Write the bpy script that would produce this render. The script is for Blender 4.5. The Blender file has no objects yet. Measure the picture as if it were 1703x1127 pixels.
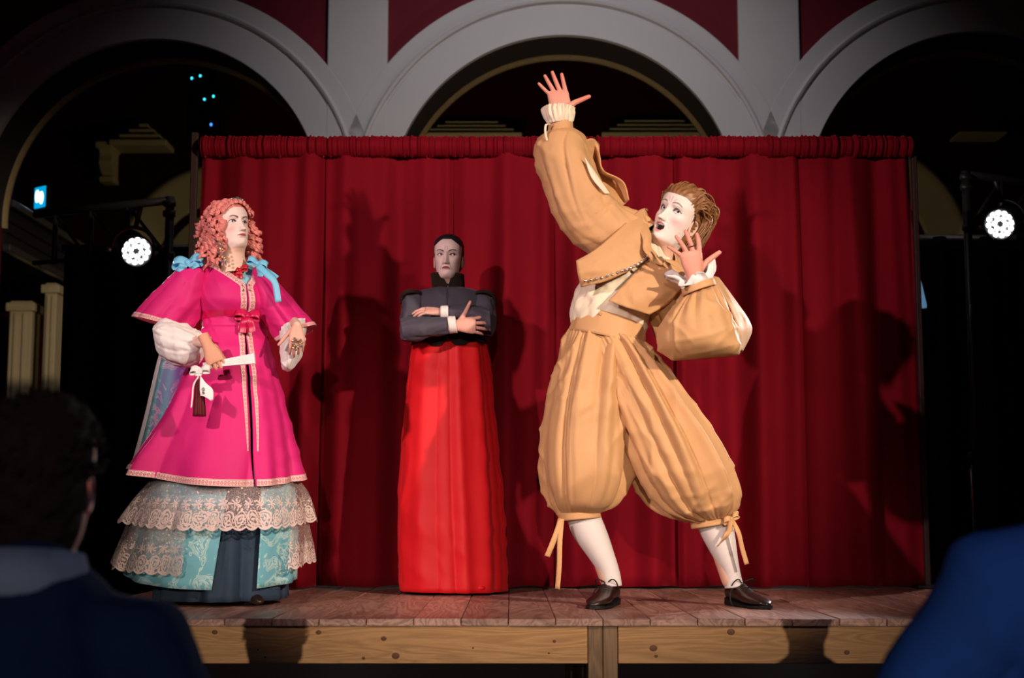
import bpy, math, random
import numpy as np
from mathutils import Vector, Matrix
random.seed(7); rng = np.random.default_rng(7)
PI = math.pi
scene = bpy.context.scene
COL = scene.collection
# ------------------------------------------------------------------ camera
FPX, CX, CY, CAMH = 2400.0, 851.5, 563.5, 0.375
PITCH = math.atan(0.119)
cam = bpy.data.cameras.new('camera'); camo = bpy.data.objects.new('camera', cam); COL.objects.link(camo)
camo.location = (0, 0, CAMH); camo.rotation_euler = (PI/2 + PITCH, 0, 0)
cam.sensor_width = 36.0; cam.sensor_fit = 'HORIZONTAL'; cam.lens = FPX*36.0/1703.0
cam.clip_start = 0.05; cam.clip_end = 100
cam.dof.use_dof = True; cam.dof.focus_distance = 6.0; cam.dof.aperture_fstop = 3.2
scene.camera = camo
# ------------------------------------------------------------------ world, exposure, lights
vs = scene.view_settings
vs.view_transform = 'Standard'; vs.look = 'None'; vs.exposure = 0.0; vs.gamma = 1.0; vs.use_curve_mapping = False
w = bpy.data.worlds.new('world'); scene.world = w; w.use_nodes = True
w.node_tree.nodes['Background'].inputs[0].default_value = (0.5, 0.45, 0.6, 1); w.node_tree.nodes['Background'].inputs[1].default_value = 0.004

def spot(name, loc, target, power, color, cone, blend=0.4, size=0.08):
    l = bpy.data.lights.new(name, 'SPOT'); l.energy = power; l.color = color; l.spot_size = math.radians(cone); l.spot_blend = blend; l.shadow_soft_size = size
    o = bpy.data.objects.new(name, l); COL.objects.link(o); o.location = loc
    o.rotation_euler = (Vector(target) - Vector(loc)).to_track_quat('-Z', 'Y').to_euler()
    return o
spot('front_spot_right', (3.6, 1.0, 2.85), (0.05, 6.3, 1.26), 1600, (1.0, 0.80, 0.62), 36, 0.65, 0.06)
spot('front_spot_left', (-3.15, 1.0, 2.8), (0.15, 6.3, 1.26), 1000, (1.0, 0.72, 0.70), 36, 0.65, 0.06)
spot('front_wash', (-0.10, -20.0, 4.4), (0.0, 5.2, -0.15), 11500, (1.0, 0.82, 0.64), 9.8, 1.0, 0.05)
spot('arcade_wash', (0.3, 7.4, 5.7), (0.25, 11.0, 1.9), 260, (1.0, 0.93, 0.97), 96, 1.0, 0.25)
spot('arch_fill', (0.15, 9.4, 0.4), (0.15, 11.4, 3.6), 70, (1.0, 0.82, 0.60), 70, 0.9, 0.15)  # unseen light added to bring out the gilt mouldings
spot('audience_blue', (1.6, -1.6, 3.2), (0.9, 2.2, 0.0), 60, (0.05, 0.2, 1.0), 60, 0.8, 0.3)
spot('aisle_fill', (-0.3, 12.2, 2.5), (-0.3, 15.6, 2.9), 45, (1.0, 0.80, 0.45), 160, 0.4, 0.2)  # unseen warm light added to brighten the cream arches and cornices

# ------------------------------------------------------------------ helpers
CP, SP = math.cos(PITCH), math.sin(PITCH)
def W(px, py, Y):
    u = (px - CX)/FPX; v = (CY - py)/FPX
    dy = CP - v*SP; dz = SP + v*CP
    return np.array([u*Y/dy, Y, CAMH + dz*Y/dy])
def unit(v):
    v = np.asarray(v, float); return v/(np.linalg.norm(v) + 1e-12)
ORG = {}
def mkobj(name, verts, faces, mat, parent=None, smooth=True, uv=None, loc=None, mats=None, mi=None, col=None):
    off = np.zeros(3) if loc is None else np.asarray(loc, float)
    if parent is not None: off = ORG[parent.name]
    v = np.asarray(verts, float).reshape(-1, 3) - off
    me = bpy.data.meshes.new(name)
    me.from_pydata(v.tolist(), [], [list(map(int, f)) for f in faces])
    for m in (mats or [mat]):
        me.materials.append(M[m])
    if mi is not None: me.polygons.foreach_set('material_index', np.asarray(mi, np.int32))
    if smooth: me.polygons.foreach_set('use_smooth', np.ones(len(me.polygons), bool))
    li = np.empty(len(me.loops), np.int32); me.loops.foreach_get('vertex_index', li)
    if uv is not None:
        l = me.uv_layers.new(name='UVMap'); l.data.foreach_set('uv', np.asarray(uv, float)[li].ravel())
    if col is not None:
        a = me.color_attributes.new('Col', 'FLOAT_COLOR', 'POINT')
        c = np.ones((len(v), 4)); c[:, :3] = col; a.data.foreach_set('color', c.ravel())
    me.update()
    o = bpy.data.objects.new(name, me); COL.objects.link(o)
    if parent is not None: o.parent = parent
    else: o.location = off
    ORG[o.name] = off
    return o
def empty(name, loc, label, cat, group=None):
    o = bpy.data.objects.new(name, None); COL.objects.link(o); o.location = loc; o.empty_display_size = 0.1
    ORG[o.name] = np.asarray(loc, float); tag(o, label, cat, group); return o
def tag(o, label=None, cat=None, group=None, kind=None):
    for k, v in (('label', label), ('category', cat), ('group', group), ('kind', kind)):
        if v: o[k] = v
    return o
def solid(o, t, offset=-1):
    m = o.modifiers.new('thickness', 'SOLIDIFY'); m.thickness = t; m.offset = offset; return o
def join(*ms):
    V, Fc, n = [], [], 0
    for v, f in ms:
        V.append(np.asarray(v, float)); Fc += [[i + n for i in q] for q in f]; n += len(v)
    return np.concatenate(V), Fc
def box(x0, x1, y0, y1, z0, z1):
    v = np.array([(x, y, z) for z in (z0, z1) for y in (y0, y1) for x in (x0, x1)], float)
    return v, [(0, 2, 3, 1), (4, 5, 7, 6), (0, 1, 5, 4), (2, 6, 7, 3), (0, 4, 6, 2), (1, 3, 7, 5)]
def bbox(x0, x1, y0, y1, z0, z1, b=0.003):
    # box with chamfered edges
    xs, ys, zs = (x0, x1), (y0, y1), (z0, z1); V = []
    for i in (0, 1):
        for j in (0, 1):
            for k in (0, 1):
                p = np.array([xs[i], ys[j], zs[k]]); s = np.array([1-2*i, 1-2*j, 1-2*k])*b
                for a in range(3):
                    q = p + s; q[a] = p[a]; V.append(q)
    def I(i, j, k, a): return (i*4 + j*2 + k)*3 + a
    Fc = []
    for a in range(3):
        for s in (0, 1):
            c = []
            for (p, q) in ((0, 0), (1, 0), (1, 1), (0, 1)):
                ijk = [0, 0, 0]; ijk[a] = s; ijk[(a+1) % 3] = p; ijk[(a+2) % 3] = q; c.append(I(*ijk, a))
            Fc.append(c if s else c[::-1])
    for a in range(3):
        b1, b2 = (a+1) % 3, (a+2) % 3
        for s in (0, 1):
            for t in (0, 1):
                A = [0, 0, 0]; A[b1] = s; A[b2] = t; B = A[:]; B[a] = 1
                q = [I(*A, b1), I(*B, b1), I(*B, b2), I(*A, b2)]
                Fc.append(q if (s == t) else q[::-1])
    for i in (0, 1):
        for j in (0, 1):
            for k in (0, 1):
                q = [I(i, j, k, 0), I(i, j, k, 1), I(i, j, k, 2)]; Fc.append(q if (i+j+k) % 2 else q[::-1])
    return np.array(V), Fc
def grid_faces(nr, nc, close=False, flip=False):
    Fc = []
    for i in range(nr-1):
        for j in range(nc if close else nc-1):
            k = (j+1) % nc; q = (i*nc+j, i*nc+k, (i+1)*nc+k, (i+1)*nc+j)
            Fc.append(q[::-1] if flip else q)
    return Fc
def frames(P):
    P = np.asarray(P, float); T = np.gradient(P, axis=0); T /= (np.linalg.norm(T, axis=1)[:, None] + 1e-12)
    a = np.array([0, 0, 1.0]) if abs(T[0][2]) < 0.9 else np.array([0, 1.0, 0])
    N = [unit(np.cross(T[0], a))]
    for i in range(1, len(P)):
        n = N[-1] - T[i]*np.dot(N[-1], T[i]); N.append(unit(n))
    N = np.array(N); return T, N, np.cross(T, N)
def tube(P, r, n=8, cap=True, flat=1.0):
    P = np.asarray(P, float); T, N, B = frames(P); r = np.broadcast_to(r, len(P))
    th = np.linspace(0, 2*PI, n, endpoint=False)
    V = P[:, None] + r[:, None, None]*(N[:, None]*np.cos(th)[None, :, None] + flat*B[:, None]*np.sin(th)[None, :, None])
    Fc = grid_faces(len(P), n, True)
    if cap: Fc += [tuple(range(n))[::-1], tuple(range((len(P)-1)*n, len(P)*n))]
    return V.reshape(-1, 3), Fc
def capsule(a, b, ra, rb, n=14):
    a, b = np.asarray(a, float), np.asarray(b, float); d = unit(b-a); t = np.linspace(-PI/2, 0, 5)
    P = [a + d*ra*math.sin(x) for x in t] + [b + d*rb*math.sin(-x) for x in t[::-1]]
    R = [max(ra*math.cos(x), 1e-4) for x in t] + [max(rb*math.cos(x), 1e-4) for x in t[::-1]]
    return tube(P, np.array(R), n)
def sphere(c, r, n=10, m=8):
    c = np.asarray(c, float); r = np.broadcast_to(r, 3)
    V = [c + (0, 0, r[2])]
    for i in range(1, m):
        p = PI*i/m
        for j in range(n):
            a = 2*PI*j/n; V.append(c + r*np.array([math.sin(p)*math.cos(a), math.sin(p)*math.sin(a), math.cos(p)]))
    V.append(c - (0, 0, r[2])); Fc = [(0, 1+j, 1+(j+1) % n) for j in range(n)]
    for i in range(m-2):
        for j in range(n):
            Fc.append((1+i*n+j, 1+(i+1)*n+j, 1+(i+1)*n+(j+1) % n, 1+i*n+(j+1) % n))
    l = len(V)-1; Fc += [(l, 1+(m-2)*n+(j+1) % n, 1+(m-2)*n+j) for j in range(n)]
    return np.array(V), Fc
def catmull(P, t):
    """P (k,d) control rows, t in 0..1 -> rows"""
    P = np.asarray(P, float); k = len(P); x = np.clip(np.asarray(t, float), 0, 1)*(k-1)
    i = np.clip(np.floor(x).astype(int), 0, k-2); f = (x-i)[:, None]
    Q = np.vstack([2*P[0]-P[1], P, 2*P[-1]-P[-2]])
    a, b, c, d = Q[i], Q[i+1], Q[i+2], Q[i+3]
    return 0.5*((2*b) + (c-a)*f + (2*a-5*b+4*c-d)*f*f + (3*b-a-3*c+d)*f**3)
def remesh(v, f, vox, it=4):
    me = bpy.data.meshes.new('tmp'); me.from_pydata(np.asarray(v).tolist(), [], [list(q) for q in f])
    o = bpy.data.objects.new('tmp', me); COL.objects.link(o)
    m = o.modifiers.new('r', 'REMESH'); m.mode = 'VOXEL'; m.voxel_size = vox
    s = o.modifiers.new('s', 'SMOOTH'); s.factor = 0.5; s.iterations = it
    dg = bpy.context.evaluated_depsgraph_get(); e = o.evaluated_get(dg); mm = e.to_mesh()
    V = np.empty(len(mm.vertices)*3); mm.vertices.foreach_get('co', V)
    Fc = [tuple(p.vertices) for p in mm.polygons]; e.to_mesh_clear()
    bpy.data.objects.remove(o); bpy.data.meshes.remove(me)
    return V.reshape(-1, 3), Fc

def wrinkle(P, amp, k, seed):
    r = np.random.default_rng(seed); P = np.asarray(P, float); o = np.zeros(P.shape[:-1])
    for i in range(6):
        d = r.normal(size=3); d = unit(d*(1, .6, .8)); q, m_ = r.normal(size=3), unit(r.normal(size=3)); kk = k*r.uniform(.6, 1.5)
        s_ = np.sin(P@d*kk + 1.6*np.sin(P@q*k*.35+r.uniform(0, 6)) + r.uniform(0, 6))
        mk = np.clip(np.sin(P@m_*k*.4+r.uniform(0, 6))*1.4-.1, 0, 1); o += ((1-np.abs(s_))**2.2-.25)*mk/ (kk/k)
    return o*amp
WRK = {'tan': (.0055, 34, 1), 'white_cloth': (.007, 48, 2), 'jacket_grey': (.006, 46, 3), 'magenta': (.0045, 24, 4), 'cream_shirt': (.007, 44, 5), 'red_skirt': (.005, 24, 6)}
class Surf:
    """A garment surface lofted through stations (Lx,Ly,Rx,Ry,depth_radius[,dY]) at distance Y; angle -pi/2 faces the viewer."""
    def __init__(s, st, Y, fold=None, sag=None, sup=1.0):
        rows = []
        for q in st:
            dY = q[5] if len(q) > 5 else 0.0
            rows.append(np.concatenate([W(q[0], q[1], Y+dY), W(q[2], q[3], Y+dY), [q[4]]]))
        s.rows = np.array(rows); s.fold = fold; s.sag = sag; s.sup = sup; s.wr = None
    def ev(s, th, t, off=0.0):
        th = np.asarray(th, float); t = np.asarray(t, float); th, t = np.broadcast_arrays(th, t); sh = th.shape
        th = th.ravel(); t = t.ravel(); R = catmull(s.rows, t)
        c = (R[:, :3]+R[:, 3:6])/2; n1 = (R[:, 3:6]-R[:, :3])/2; b = np.maximum(R[:, 6], 1e-3)
        n2 = np.zeros_like(n1); n2[:, 1] = b
        k = s.sup; cc = np.sign(np.cos(th))*np.abs(np.cos(th))**k; ss = np.sign(np.sin(th))*np.abs(np.sin(th))**k
        rad = n1*cc[:, None] + n2*ss[:, None]
        f = 0 if s.fold is None else s.fold(th, t)
        L = np.linalg.norm(rad, axis=1)
        p = c + rad*(1 + f + off/np.maximum(L, 1e-4))[:, None]
        if s.sag is not None: p[:, 2] += s.sag(th, t)
        if s.wr is not None: p = p + rad/np.maximum(L, 1e-4)[:, None]*wrinkle(p, *s.wr)[:, None]
        return p.reshape(sh + (3,))
    def mesh(s, n=72, m=40, a0=0.0, a1=2*PI, t0=0.0, t1=1.0, off=0.0, hem=None):
        """a0,a1 may be functions of t -> (verts, faces, uv)"""
        t = np.linspace(t0, t1, m)
        A0 = a0(t) if callable(a0) else np.full(m, a0); A1 = a1(t) if callable(a1) else np.full(m, a1)
        close = (not callable(a0)) and (not callable(a1)) and abs(a1-a0-2*PI) < 1e-6
        u = np.linspace(0, 1, n, endpoint=not close)
        TH = A0[:, None] + (A1-A0)[:, None]*u[None]; TT = np.repeat(t[:, None], n, 1)
        if hem is not None: TT = TT + hem(TH)*((TT-t0)/(t1-t0))**2
        V = s.ev(TH, TT, off).reshape(-1, 3)
        uv = np.stack([np.repeat(u[None], m, 0), np.repeat(np.linspace(0, 1, m)[:, None], n, 1)], -1).reshape(-1, 2)
        return V, grid_faces(m, n, close), uv
    def strip(s, path, width, off=0.004, k=60, nw=5):
        """ribbon lying on the surface along (theta,t) path; uv.x in widths"""
        P = catmull(np.asarray(path, float), np.linspace(0, 1, k)); e = 1e-3
        p = s.ev(P[:, 0], P[:, 1], off); pu = s.ev(P[:, 0]+e, P[:, 1], off)-p; pv = s.ev(P[:, 0], P[:, 1]+e, off)-p
        N = np.cross(pu, pv); N /= np.linalg.norm(N, axis=1)[:, None]
        rad = p - s.ev(P[:, 0], P[:, 1], off-0.01); sg = np.sign((N*rad).sum(1)); N *= sg[:, None]
        T = np.gradient(p, axis=0); T /= np.linalg.norm(T, axis=1)[:, None]; S = np.cross(N, T)
        x = np.linspace(-.5, .5, nw)
        V = p[:, None] + S[:, None]*(x*width)[None, :, None] - N[:, None]*(0.25*np.abs(x)**2*width)[None, :, None]*0.3
        L = np.concatenate([[0], np.cumsum(np.linalg.norm(np.diff(p, axis=0), axis=1))])/width
        uv = np.stack([np.repeat(L[:, None], nw, 1), np.repeat((x+.5)[None], k, 0)], -1)
        return V.reshape(-1, 3), grid_faces(k, nw), uv.reshape(-1, 2)
def surfobj(name, S, mat, parent, thick=0.003, loc=None, **kw):
    if name not in ('cuff', 'wrist_band', 'knee_band'): S.wr = WRK.get(mat)
    v, f, uv = S.mesh(**kw); o = mkobj(name, v, f, mat, parent, uv=uv, loc=loc)
    if thick: solid(o, thick, 0)
    return o
def hemuv(S, t0, t1, n=240, off=0.004, a0=0.0, a1=2*PI):
    v, f, uv = S.mesh(n=n, m=4, a0=a0, a1=a1, t0=t0, t1=t1, off=off)
    g = v.reshape(4, n, 3); L = np.concatenate([[0], np.cumsum(np.linalg.norm(np.diff(g[2], axis=0), axis=1))])
    wd = np.linalg.norm(g[3]-g[0], axis=1).mean(); uv = uv.copy().reshape(4, n, 2); uv[:, :, 0] = (L/wd)[None]
    return v, f, uv.reshape(-1, 2)
def sheet(rows, n=24, m=24, bulge=None):
    """rows: list of polylines (each k world points); a smooth sheet through them"""
    R = np.array([catmull(np.array(r, float), np.linspace(0, 1, n)) for r in rows])
    V = catmull(R.reshape(len(rows), -1), np.linspace(0, 1, m)).reshape(m, n, 3)
    if bulge is not None:
        u, v = np.meshgrid(np.linspace(0, 1, n), np.linspace(0, 1, m)); V = V + bulge(u, v)
    uv = np.stack(np.meshgrid(np.linspace(0, 1, n), np.linspace(0, 1, m)), -1)
    return V.reshape(-1, 3), grid_faces(m, n), uv.reshape(-1, 2)
def ribbon(name, pts, width, mat, parent, wdir=(1, 0, 0), thick=0.002, k=24, taper=0.0, twist=0.0):
    P = catmull(np.array(pts, float), np.linspace(0, 1, k)); T = np.gradient(P, axis=0); T /= np.linalg.norm(T, axis=1)[:, None]
    wd = np.asarray(wdir, float); S = wd - T*(T@wd)[:, None]; S /= np.linalg.norm(S, axis=1)[:, None]; N = np.cross(T, S)
    a = np.linspace(0, twist, k)[:, None]; S = S*np.cos(a) + N*np.sin(a)
    ww = width*(1 - taper*np.linspace(0, 1, k))[:, None]
    x = (-.5, -.17, .17, .5); V = np.stack([P + S*ww*c for c in x], 1); L = np.linspace(0, 1, k)
    uv = np.stack([np.repeat(L[:, None], 4, 1), np.repeat(np.array(x)[None]+.5, k, 0)], -1)
    o = mkobj(name, V.reshape(-1, 3), grid_faces(k, 4), mat, parent, uv=uv.reshape(-1, 2)); solid(o, thick, 0); return o

def AD(x): return np.angle(np.exp(1j*x))
def folds(seed, n, amp, w=(.04, .11), drift=.3, mode='full', lo=-PI, hi=PI):
    """sharp cloth folds: valleys with a rounded ridge beside each; mode: full / top / bottom / both / diag"""
    r = np.random.default_rng(seed); L = []
    for i in range(n):
        L.append((lo+(hi-lo)*(i+r.uniform(.1, .9))/n, amp*r.uniform(.45, 1.0), r.uniform(*w), r.uniform(-drift, drift), r.uniform(.25, .95), r.uniform() < .5, r.uniform(0, 1)))
    def f(th, t):
        o = np.zeros_like(th)
        for (a, am, wd_, dr, ln, fl, c0) in L:
            d = AD(th-a-dr*t); s_ = 1 if fl else -1
            sh = -np.exp(-np.abs(d)/wd_) + .7*np.exp(-((d-s_*1.9*wd_)/(1.1*wd_))**2)
            if mode == 'top': e = np.clip(1-t/ln, 0, 1)**.7
            elif mode == 'bottom': e = np.clip(1-(1-t)/ln, 0, 1)**.8
            elif mode == 'both': e = np.clip(1-t/ln, 0, 1)**.7 if fl else np.clip(1-(1-t)/(ln*.8), 0, 1)**.8
            elif mode == 'diag': e = np.exp(-((t-c0)/(.12+.25*ln))**2)
            elif mode == 'grow': e = t**(.5+ln)
            else: e = 1.0
            o = o + am*sh*e
        return o
    return f
def fsum(*fs): return lambda th, t: sum(f(th, t) for f in fs)

# ------------------------------------------------------------------ materials
M = {}
def mat(name, color, rough=0.7, metal=0.0, sheen=0.0, sheen_tint=None, spec=0.3, bump=None, var=0.0, vscale=6.0, emit=None, estr=0.0, coat=0.0):
    m = bpy.data.materials.new(name); m.use_nodes = True; nt = m.node_tree; p = nt.nodes['Principled BSDF']
    p.inputs['Base Color'].default_value = (*color, 1); p.inputs['Roughness'].default_value = rough; p.inputs['Metallic'].default_value = metal
    p.inputs['Specular IOR Level'].default_value = spec; p.inputs['Coat Weight'].default_value = coat
    if sheen:
        p.inputs['Sheen Weight'].default_value = sheen; p.inputs['Sheen Tint'].default_value = (*(sheen_tint or color), 1); p.inputs['Sheen Roughness'].default_value = 0.4
    if emit: p.inputs['Emission Color'].default_value = (*emit, 1); p.inputs['Emission Strength'].default_value = estr
    tc = nt.nodes.new('ShaderNodeTexCoord')
    if var:
        nz = nt.nodes.new('ShaderNodeTexNoise'); nz.inputs['Scale'].default_value = vscale; nz.inputs['Detail'].default_value = 5
        nt.links.new(tc.outputs['Object'], nz.inputs['Vector'])
        mx = nt.nodes.new('ShaderNodeMix'); mx.data_type = 'RGBA'
        mx.inputs[6].default_value = (*[c*(1-var) for c in color], 1); mx.inputs[7].default_value = (*[min(1, c*(1+var)) for c in color], 1)
        nt.links.new(nz.outputs['Fac'], mx.inputs[0]); nt.links.new(mx.outputs[2], p.inputs['Base Color'])
    if bump:
        sc, st = bump[0], bump[1]
        nz = nt.nodes.new('ShaderNodeTexNoise'); nz.inputs['Scale'].default_value = sc; nz.inputs['Detail'].default_value = 4
        if len(bump) > 3: nz.noise_type = 'RIDGED_MULTIFRACTAL'; nz.normalize = True; nz.inputs['Detail'].default_value = 1.5; nz.inputs['Distortion'].default_value = 0.6
        b = nt.nodes.new('ShaderNodeBump'); b.inputs['Strength'].default_value = st; b.inputs['Distance'].default_value = bump[2] if len(bump) > 2 else 0.005
        nt.links.new(tc.outputs['Object'], nz.inputs['Vector']); nt.links.new(nz.outputs['Fac'], b.inputs['Height']); nt.links.new(b.outputs['Normal'], p.inputs['Normal'])
    M[name] = m; return m
def nodes(m): return m.node_tree, m.node_tree.nodes['Principled BSDF']
class G:
    """tiny math-node builder"""
    def __init__(s, m): s.nt = m.node_tree; s.p = s.nt.nodes['Principled BSDF']
    def n(s, t, **kw):
        x = s.nt.nodes.new(t)
        for k, v in kw.items(): setattr(x, k, v)
        return x
    def put(s, a, sock):
        if isinstance(a, (int, float)): sock.default_value = a
        else: s.nt.links.new(a, sock)
    def m(s, op, a, b=0.0, c=0.0):
        x = s.n('ShaderNodeMath', operation=op); s.put(a, x.inputs[0]); s.put(b, x.inputs[1]); s.put(c, x.inputs[2]); return x.outputs[0]
    def uv(s):
        t = s.n('ShaderNodeTexCoord'); x = s.n('ShaderNodeSeparateXYZ'); s.nt.links.new(t.outputs['UV'], x.inputs[0]); return x.outputs[0], x.outputs[1], t
    def mix(s, f, a, b):
        x = s.n('ShaderNodeMix', data_type='RGBA'); s.put(f, x.inputs[0])
        for q, k in ((a, 6), (b, 7)):
            if isinstance(q, tuple): x.inputs[k].default_value = (*q, 1)
            else: s.nt.links.new(q, x.inputs[k])
        return x.outputs[2]
mat('wall_white', (0.62, 0.60, 0.60), 0.85, bump=(60, 0.15), var=0.06, vscale=3)
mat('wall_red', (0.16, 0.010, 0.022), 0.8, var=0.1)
mat('cream', (0.60, 0.50, 0.30), 0.8, var=0.08, vscale=4)
mat('gilt', (0.45, 0.33, 0.16), 0.5, var=0.2, vscale=20)
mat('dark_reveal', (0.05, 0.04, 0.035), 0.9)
mat('wall_red_dim', (0.030, 0.0015, 0.004), 0.9, spec=0.1)  # the wall red, darkened so the colour carries the gloom of the aisle
mat('hall_dark', (0.02, 0.015, 0.015), 0.95)
mat('hall_floor', (0.03, 0.022, 0.018), 0.6)
mat('black_drape', (0.003, 0.003, 0.003), 1.0, spec=0.0)
mat('black_metal', (0.012, 0.012, 0.013), 0.45, spec=0.4)
mat('grey_metal', (0.18, 0.18, 0.2), 0.35, metal=0.8)
mat('steel', (0.75, 0.75, 0.78), 0.25, metal=1.0)
mat('post_wood', (0.03, 0.014, 0.012), 0.6)
mat('led', (1, 1, 1), 0.5, emit=(1.0, 0.96, 1.0), estr=9.0)
mat('led_cyan', (0, .2, .3), 0.5, emit=(0.05, 0.7, 0.9), estr=2.0)
mat('led_blue', (0, .1, .4), 0.5, emit=(0.05, 0.25, 1.0), estr=2.5)
mat('sign_blue', (0.0, 0.3, 0.6), 0.5, emit=(0.0, 0.42, 0.85), estr=0.9)
mat('sign_white', (1, 1, 1), 0.5, emit=(0.85, 1.0, 1.0), estr=3.0)
mat('pale_blue_glow', (0.25, 0.5, 0.75), 0.4, emit=(0.2, 0.45, 0.75), estr=0.35)  # faint emission stands in for light on the small blue object
mat('velvet', (0.150, 0.0016, 0.008), 0.85, sheen=0.3, sheen_tint=(0.85, 0.03, 0.06), spec=0.1, bump=(140, 0.25, 0.002), var=0.25, vscale=3)
def wood(name, c0, c1, scale, axis, knots=False, rough=0.55):
    m = mat(name, c0, rough); g = G(m)
    tc = g.n('ShaderNodeTexCoord'); oi = g.n('ShaderNodeObjectInfo')
    add = g.n('ShaderNodeVectorMath', operation='ADD'); g.nt.links.new(tc.outputs['Object'], add.inputs[0])
    sc = g.n('ShaderNodeVectorMath', operation='SCALE'); sc.inputs['Scale'].default_value = 37.0
    cb = g.n('ShaderNodeCombineXYZ')
    for i in range(3): g.nt.links.new(oi.outputs['Random'], cb.inputs[i])
    g.nt.links.new(cb.outputs[0], sc.inputs[0]); g.nt.links.new(sc.outputs[0], add.inputs[1])
    mp = g.n('ShaderNodeMapping'); mp.inputs['Scale'].default_value = scale; g.nt.links.new(add.outputs[0], mp.inputs[0])
    nz = g.n('ShaderNodeTexNoise'); nz.inputs['Scale'].default_value = 1.0; nz.inputs['Detail'].default_value = 3; nz.inputs['Distortion'].default_value = 0.8
    g.nt.links.new(mp.outputs[0], nz.inputs['Vector'])
    r = g.m('FRACT', g.m('MULTIPLY', nz.outputs['Fac'], 9.0)); r = g.m('ABSOLUTE', g.m('SUBTRACT', r, 0.5)); r = g.m('MULTIPLY', r, 2.0)
    fine = g.n('ShaderNodeTexNoise'); fine.inputs['Scale'].default_value = 14.0; fine.inputs['Detail'].default_value = 6; g.nt.links.new(mp.outputs[0], fine.inputs['Vector'])
    f = g.m('ADD', g.m('MULTIPLY', r, 0.6), g.m('MULTIPLY', fine.outputs['Fac'], 0.5))
    c = g.mix(f, c0, c1)
    vr = g.m('ADD', g.m('MULTIPLY', oi.outputs['Random'], 0.6), 0.7)
    hs = g.n('ShaderNodeHueSaturation'); g.nt.links.new(vr, hs.inputs['Value']); g.nt.links.new(c, hs.inputs['Color']); c = hs.outputs[0]
    g.nt.links.new(c, g.p.inputs['Base Color'])
    b = g.n('ShaderNodeBump'); b.inputs['Strength'].default_value = 0.25; b.inputs['Distance'].default_value = 0.003
    g.nt.links.new(f, b.inputs['Height']); g.nt.links.new(b.outputs[0], g.p.inputs['Normal'])
    return m
wood('plank_wood', (0.17, 0.080, 0.062), (0.52, 0.30, 0.235), (9, 1.1, 9), 'y', rough=0.42)
wood('pine', (0.28, 0.135, 0.045), (0.48, 0.26, 0.10), (1.2, 20, 14), 'x', rough=0.5)
wood('pine_dark', (0.10, 0.055, 0.03), (0.2, 0.12, 0.06), (14, 14, 1.2), 'z')
mat('knot', (0.12, 0.05, 0.02), 0.6)
# ================================================================== SETTING
FLOORZ = -0.62
def struct(o): o['kind'] = 'structure'; return o
v, f = box(-9, 9, -24, 16.2, FLOORZ-0.1, FLOORZ); struct(mkobj('floor', v, f, 'hall_floor', smooth=False))
v, f = box(-9, 9, -24, 16.2, 6.6, 6.7); struct(mkobj('ceiling', v, f, 'hall_dark', smooth=False))
# ---- arcade wall: three round arches, turned three degrees
YW = 11.0; TH = 0.46
sW = (W(1200, 341, YW)-W(500, 341, YW))[0]/700.0
ZC = W(937, 341, YW)[2]; XCS = [W(px, 341, YW)[0] for px in (246, 936, 1627)]
RI, RO = 289*sW, 380*sW; HB = 345.5*sW; ZT = 6.6
ROT = math.radians(1.6); PIV = np.array([XCS[1], YW, 0])
def wrot(v):
    v = np.asarray(v, float) - PIV; c, s = math.cos(-ROT), math.sin(-ROT)
    return np.stack([v[:, 0]*c - v[:, 1]*s, v[:, 0]*s + v[:, 1]*c, v[:, 2]], 1) + PIV
NA = 64
def bay(xc):
    ph = np.linspace(0, PI, NA+1); V = []; Fc = []
    for a in ph:
        ci, si = math.cos(a), math.sin(a)
        k = min(HB/max(abs(ci), 1e-6), (ZT-ZC)/max(si, 1e-6))
        for (x, z) in ((xc+RI*ci, ZC+RI*si), (xc+k*ci, ZC+k*si)):
            V += [(x, YW, z), (x, YW+TH, z)]
    for i in range(NA):
        o, n = i*4, i*4+4
        Fc += [(o, o+2, n+2, n), (o+1, n+1, n+3, o+3), (o, n, n+1, o+1)]
    return np.array(V), Fc
parts = [bay(x) for x in XCS]
for x in [XCS[0]-HB, XCS[0]+HB, XCS[2]-HB, XCS[2]+HB]:
    h = HB-RI
    parts.append(box(x-(h if x > XCS[0]-HB else 0.9), x+(h if x < XCS[2]+HB else 0.9), YW, YW+TH, FLOORZ, ZC))
v, f = join(*parts)
wb = struct(mkobj('wall_back', wrot(v), f, 'wall_red', smooth=False))
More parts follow.
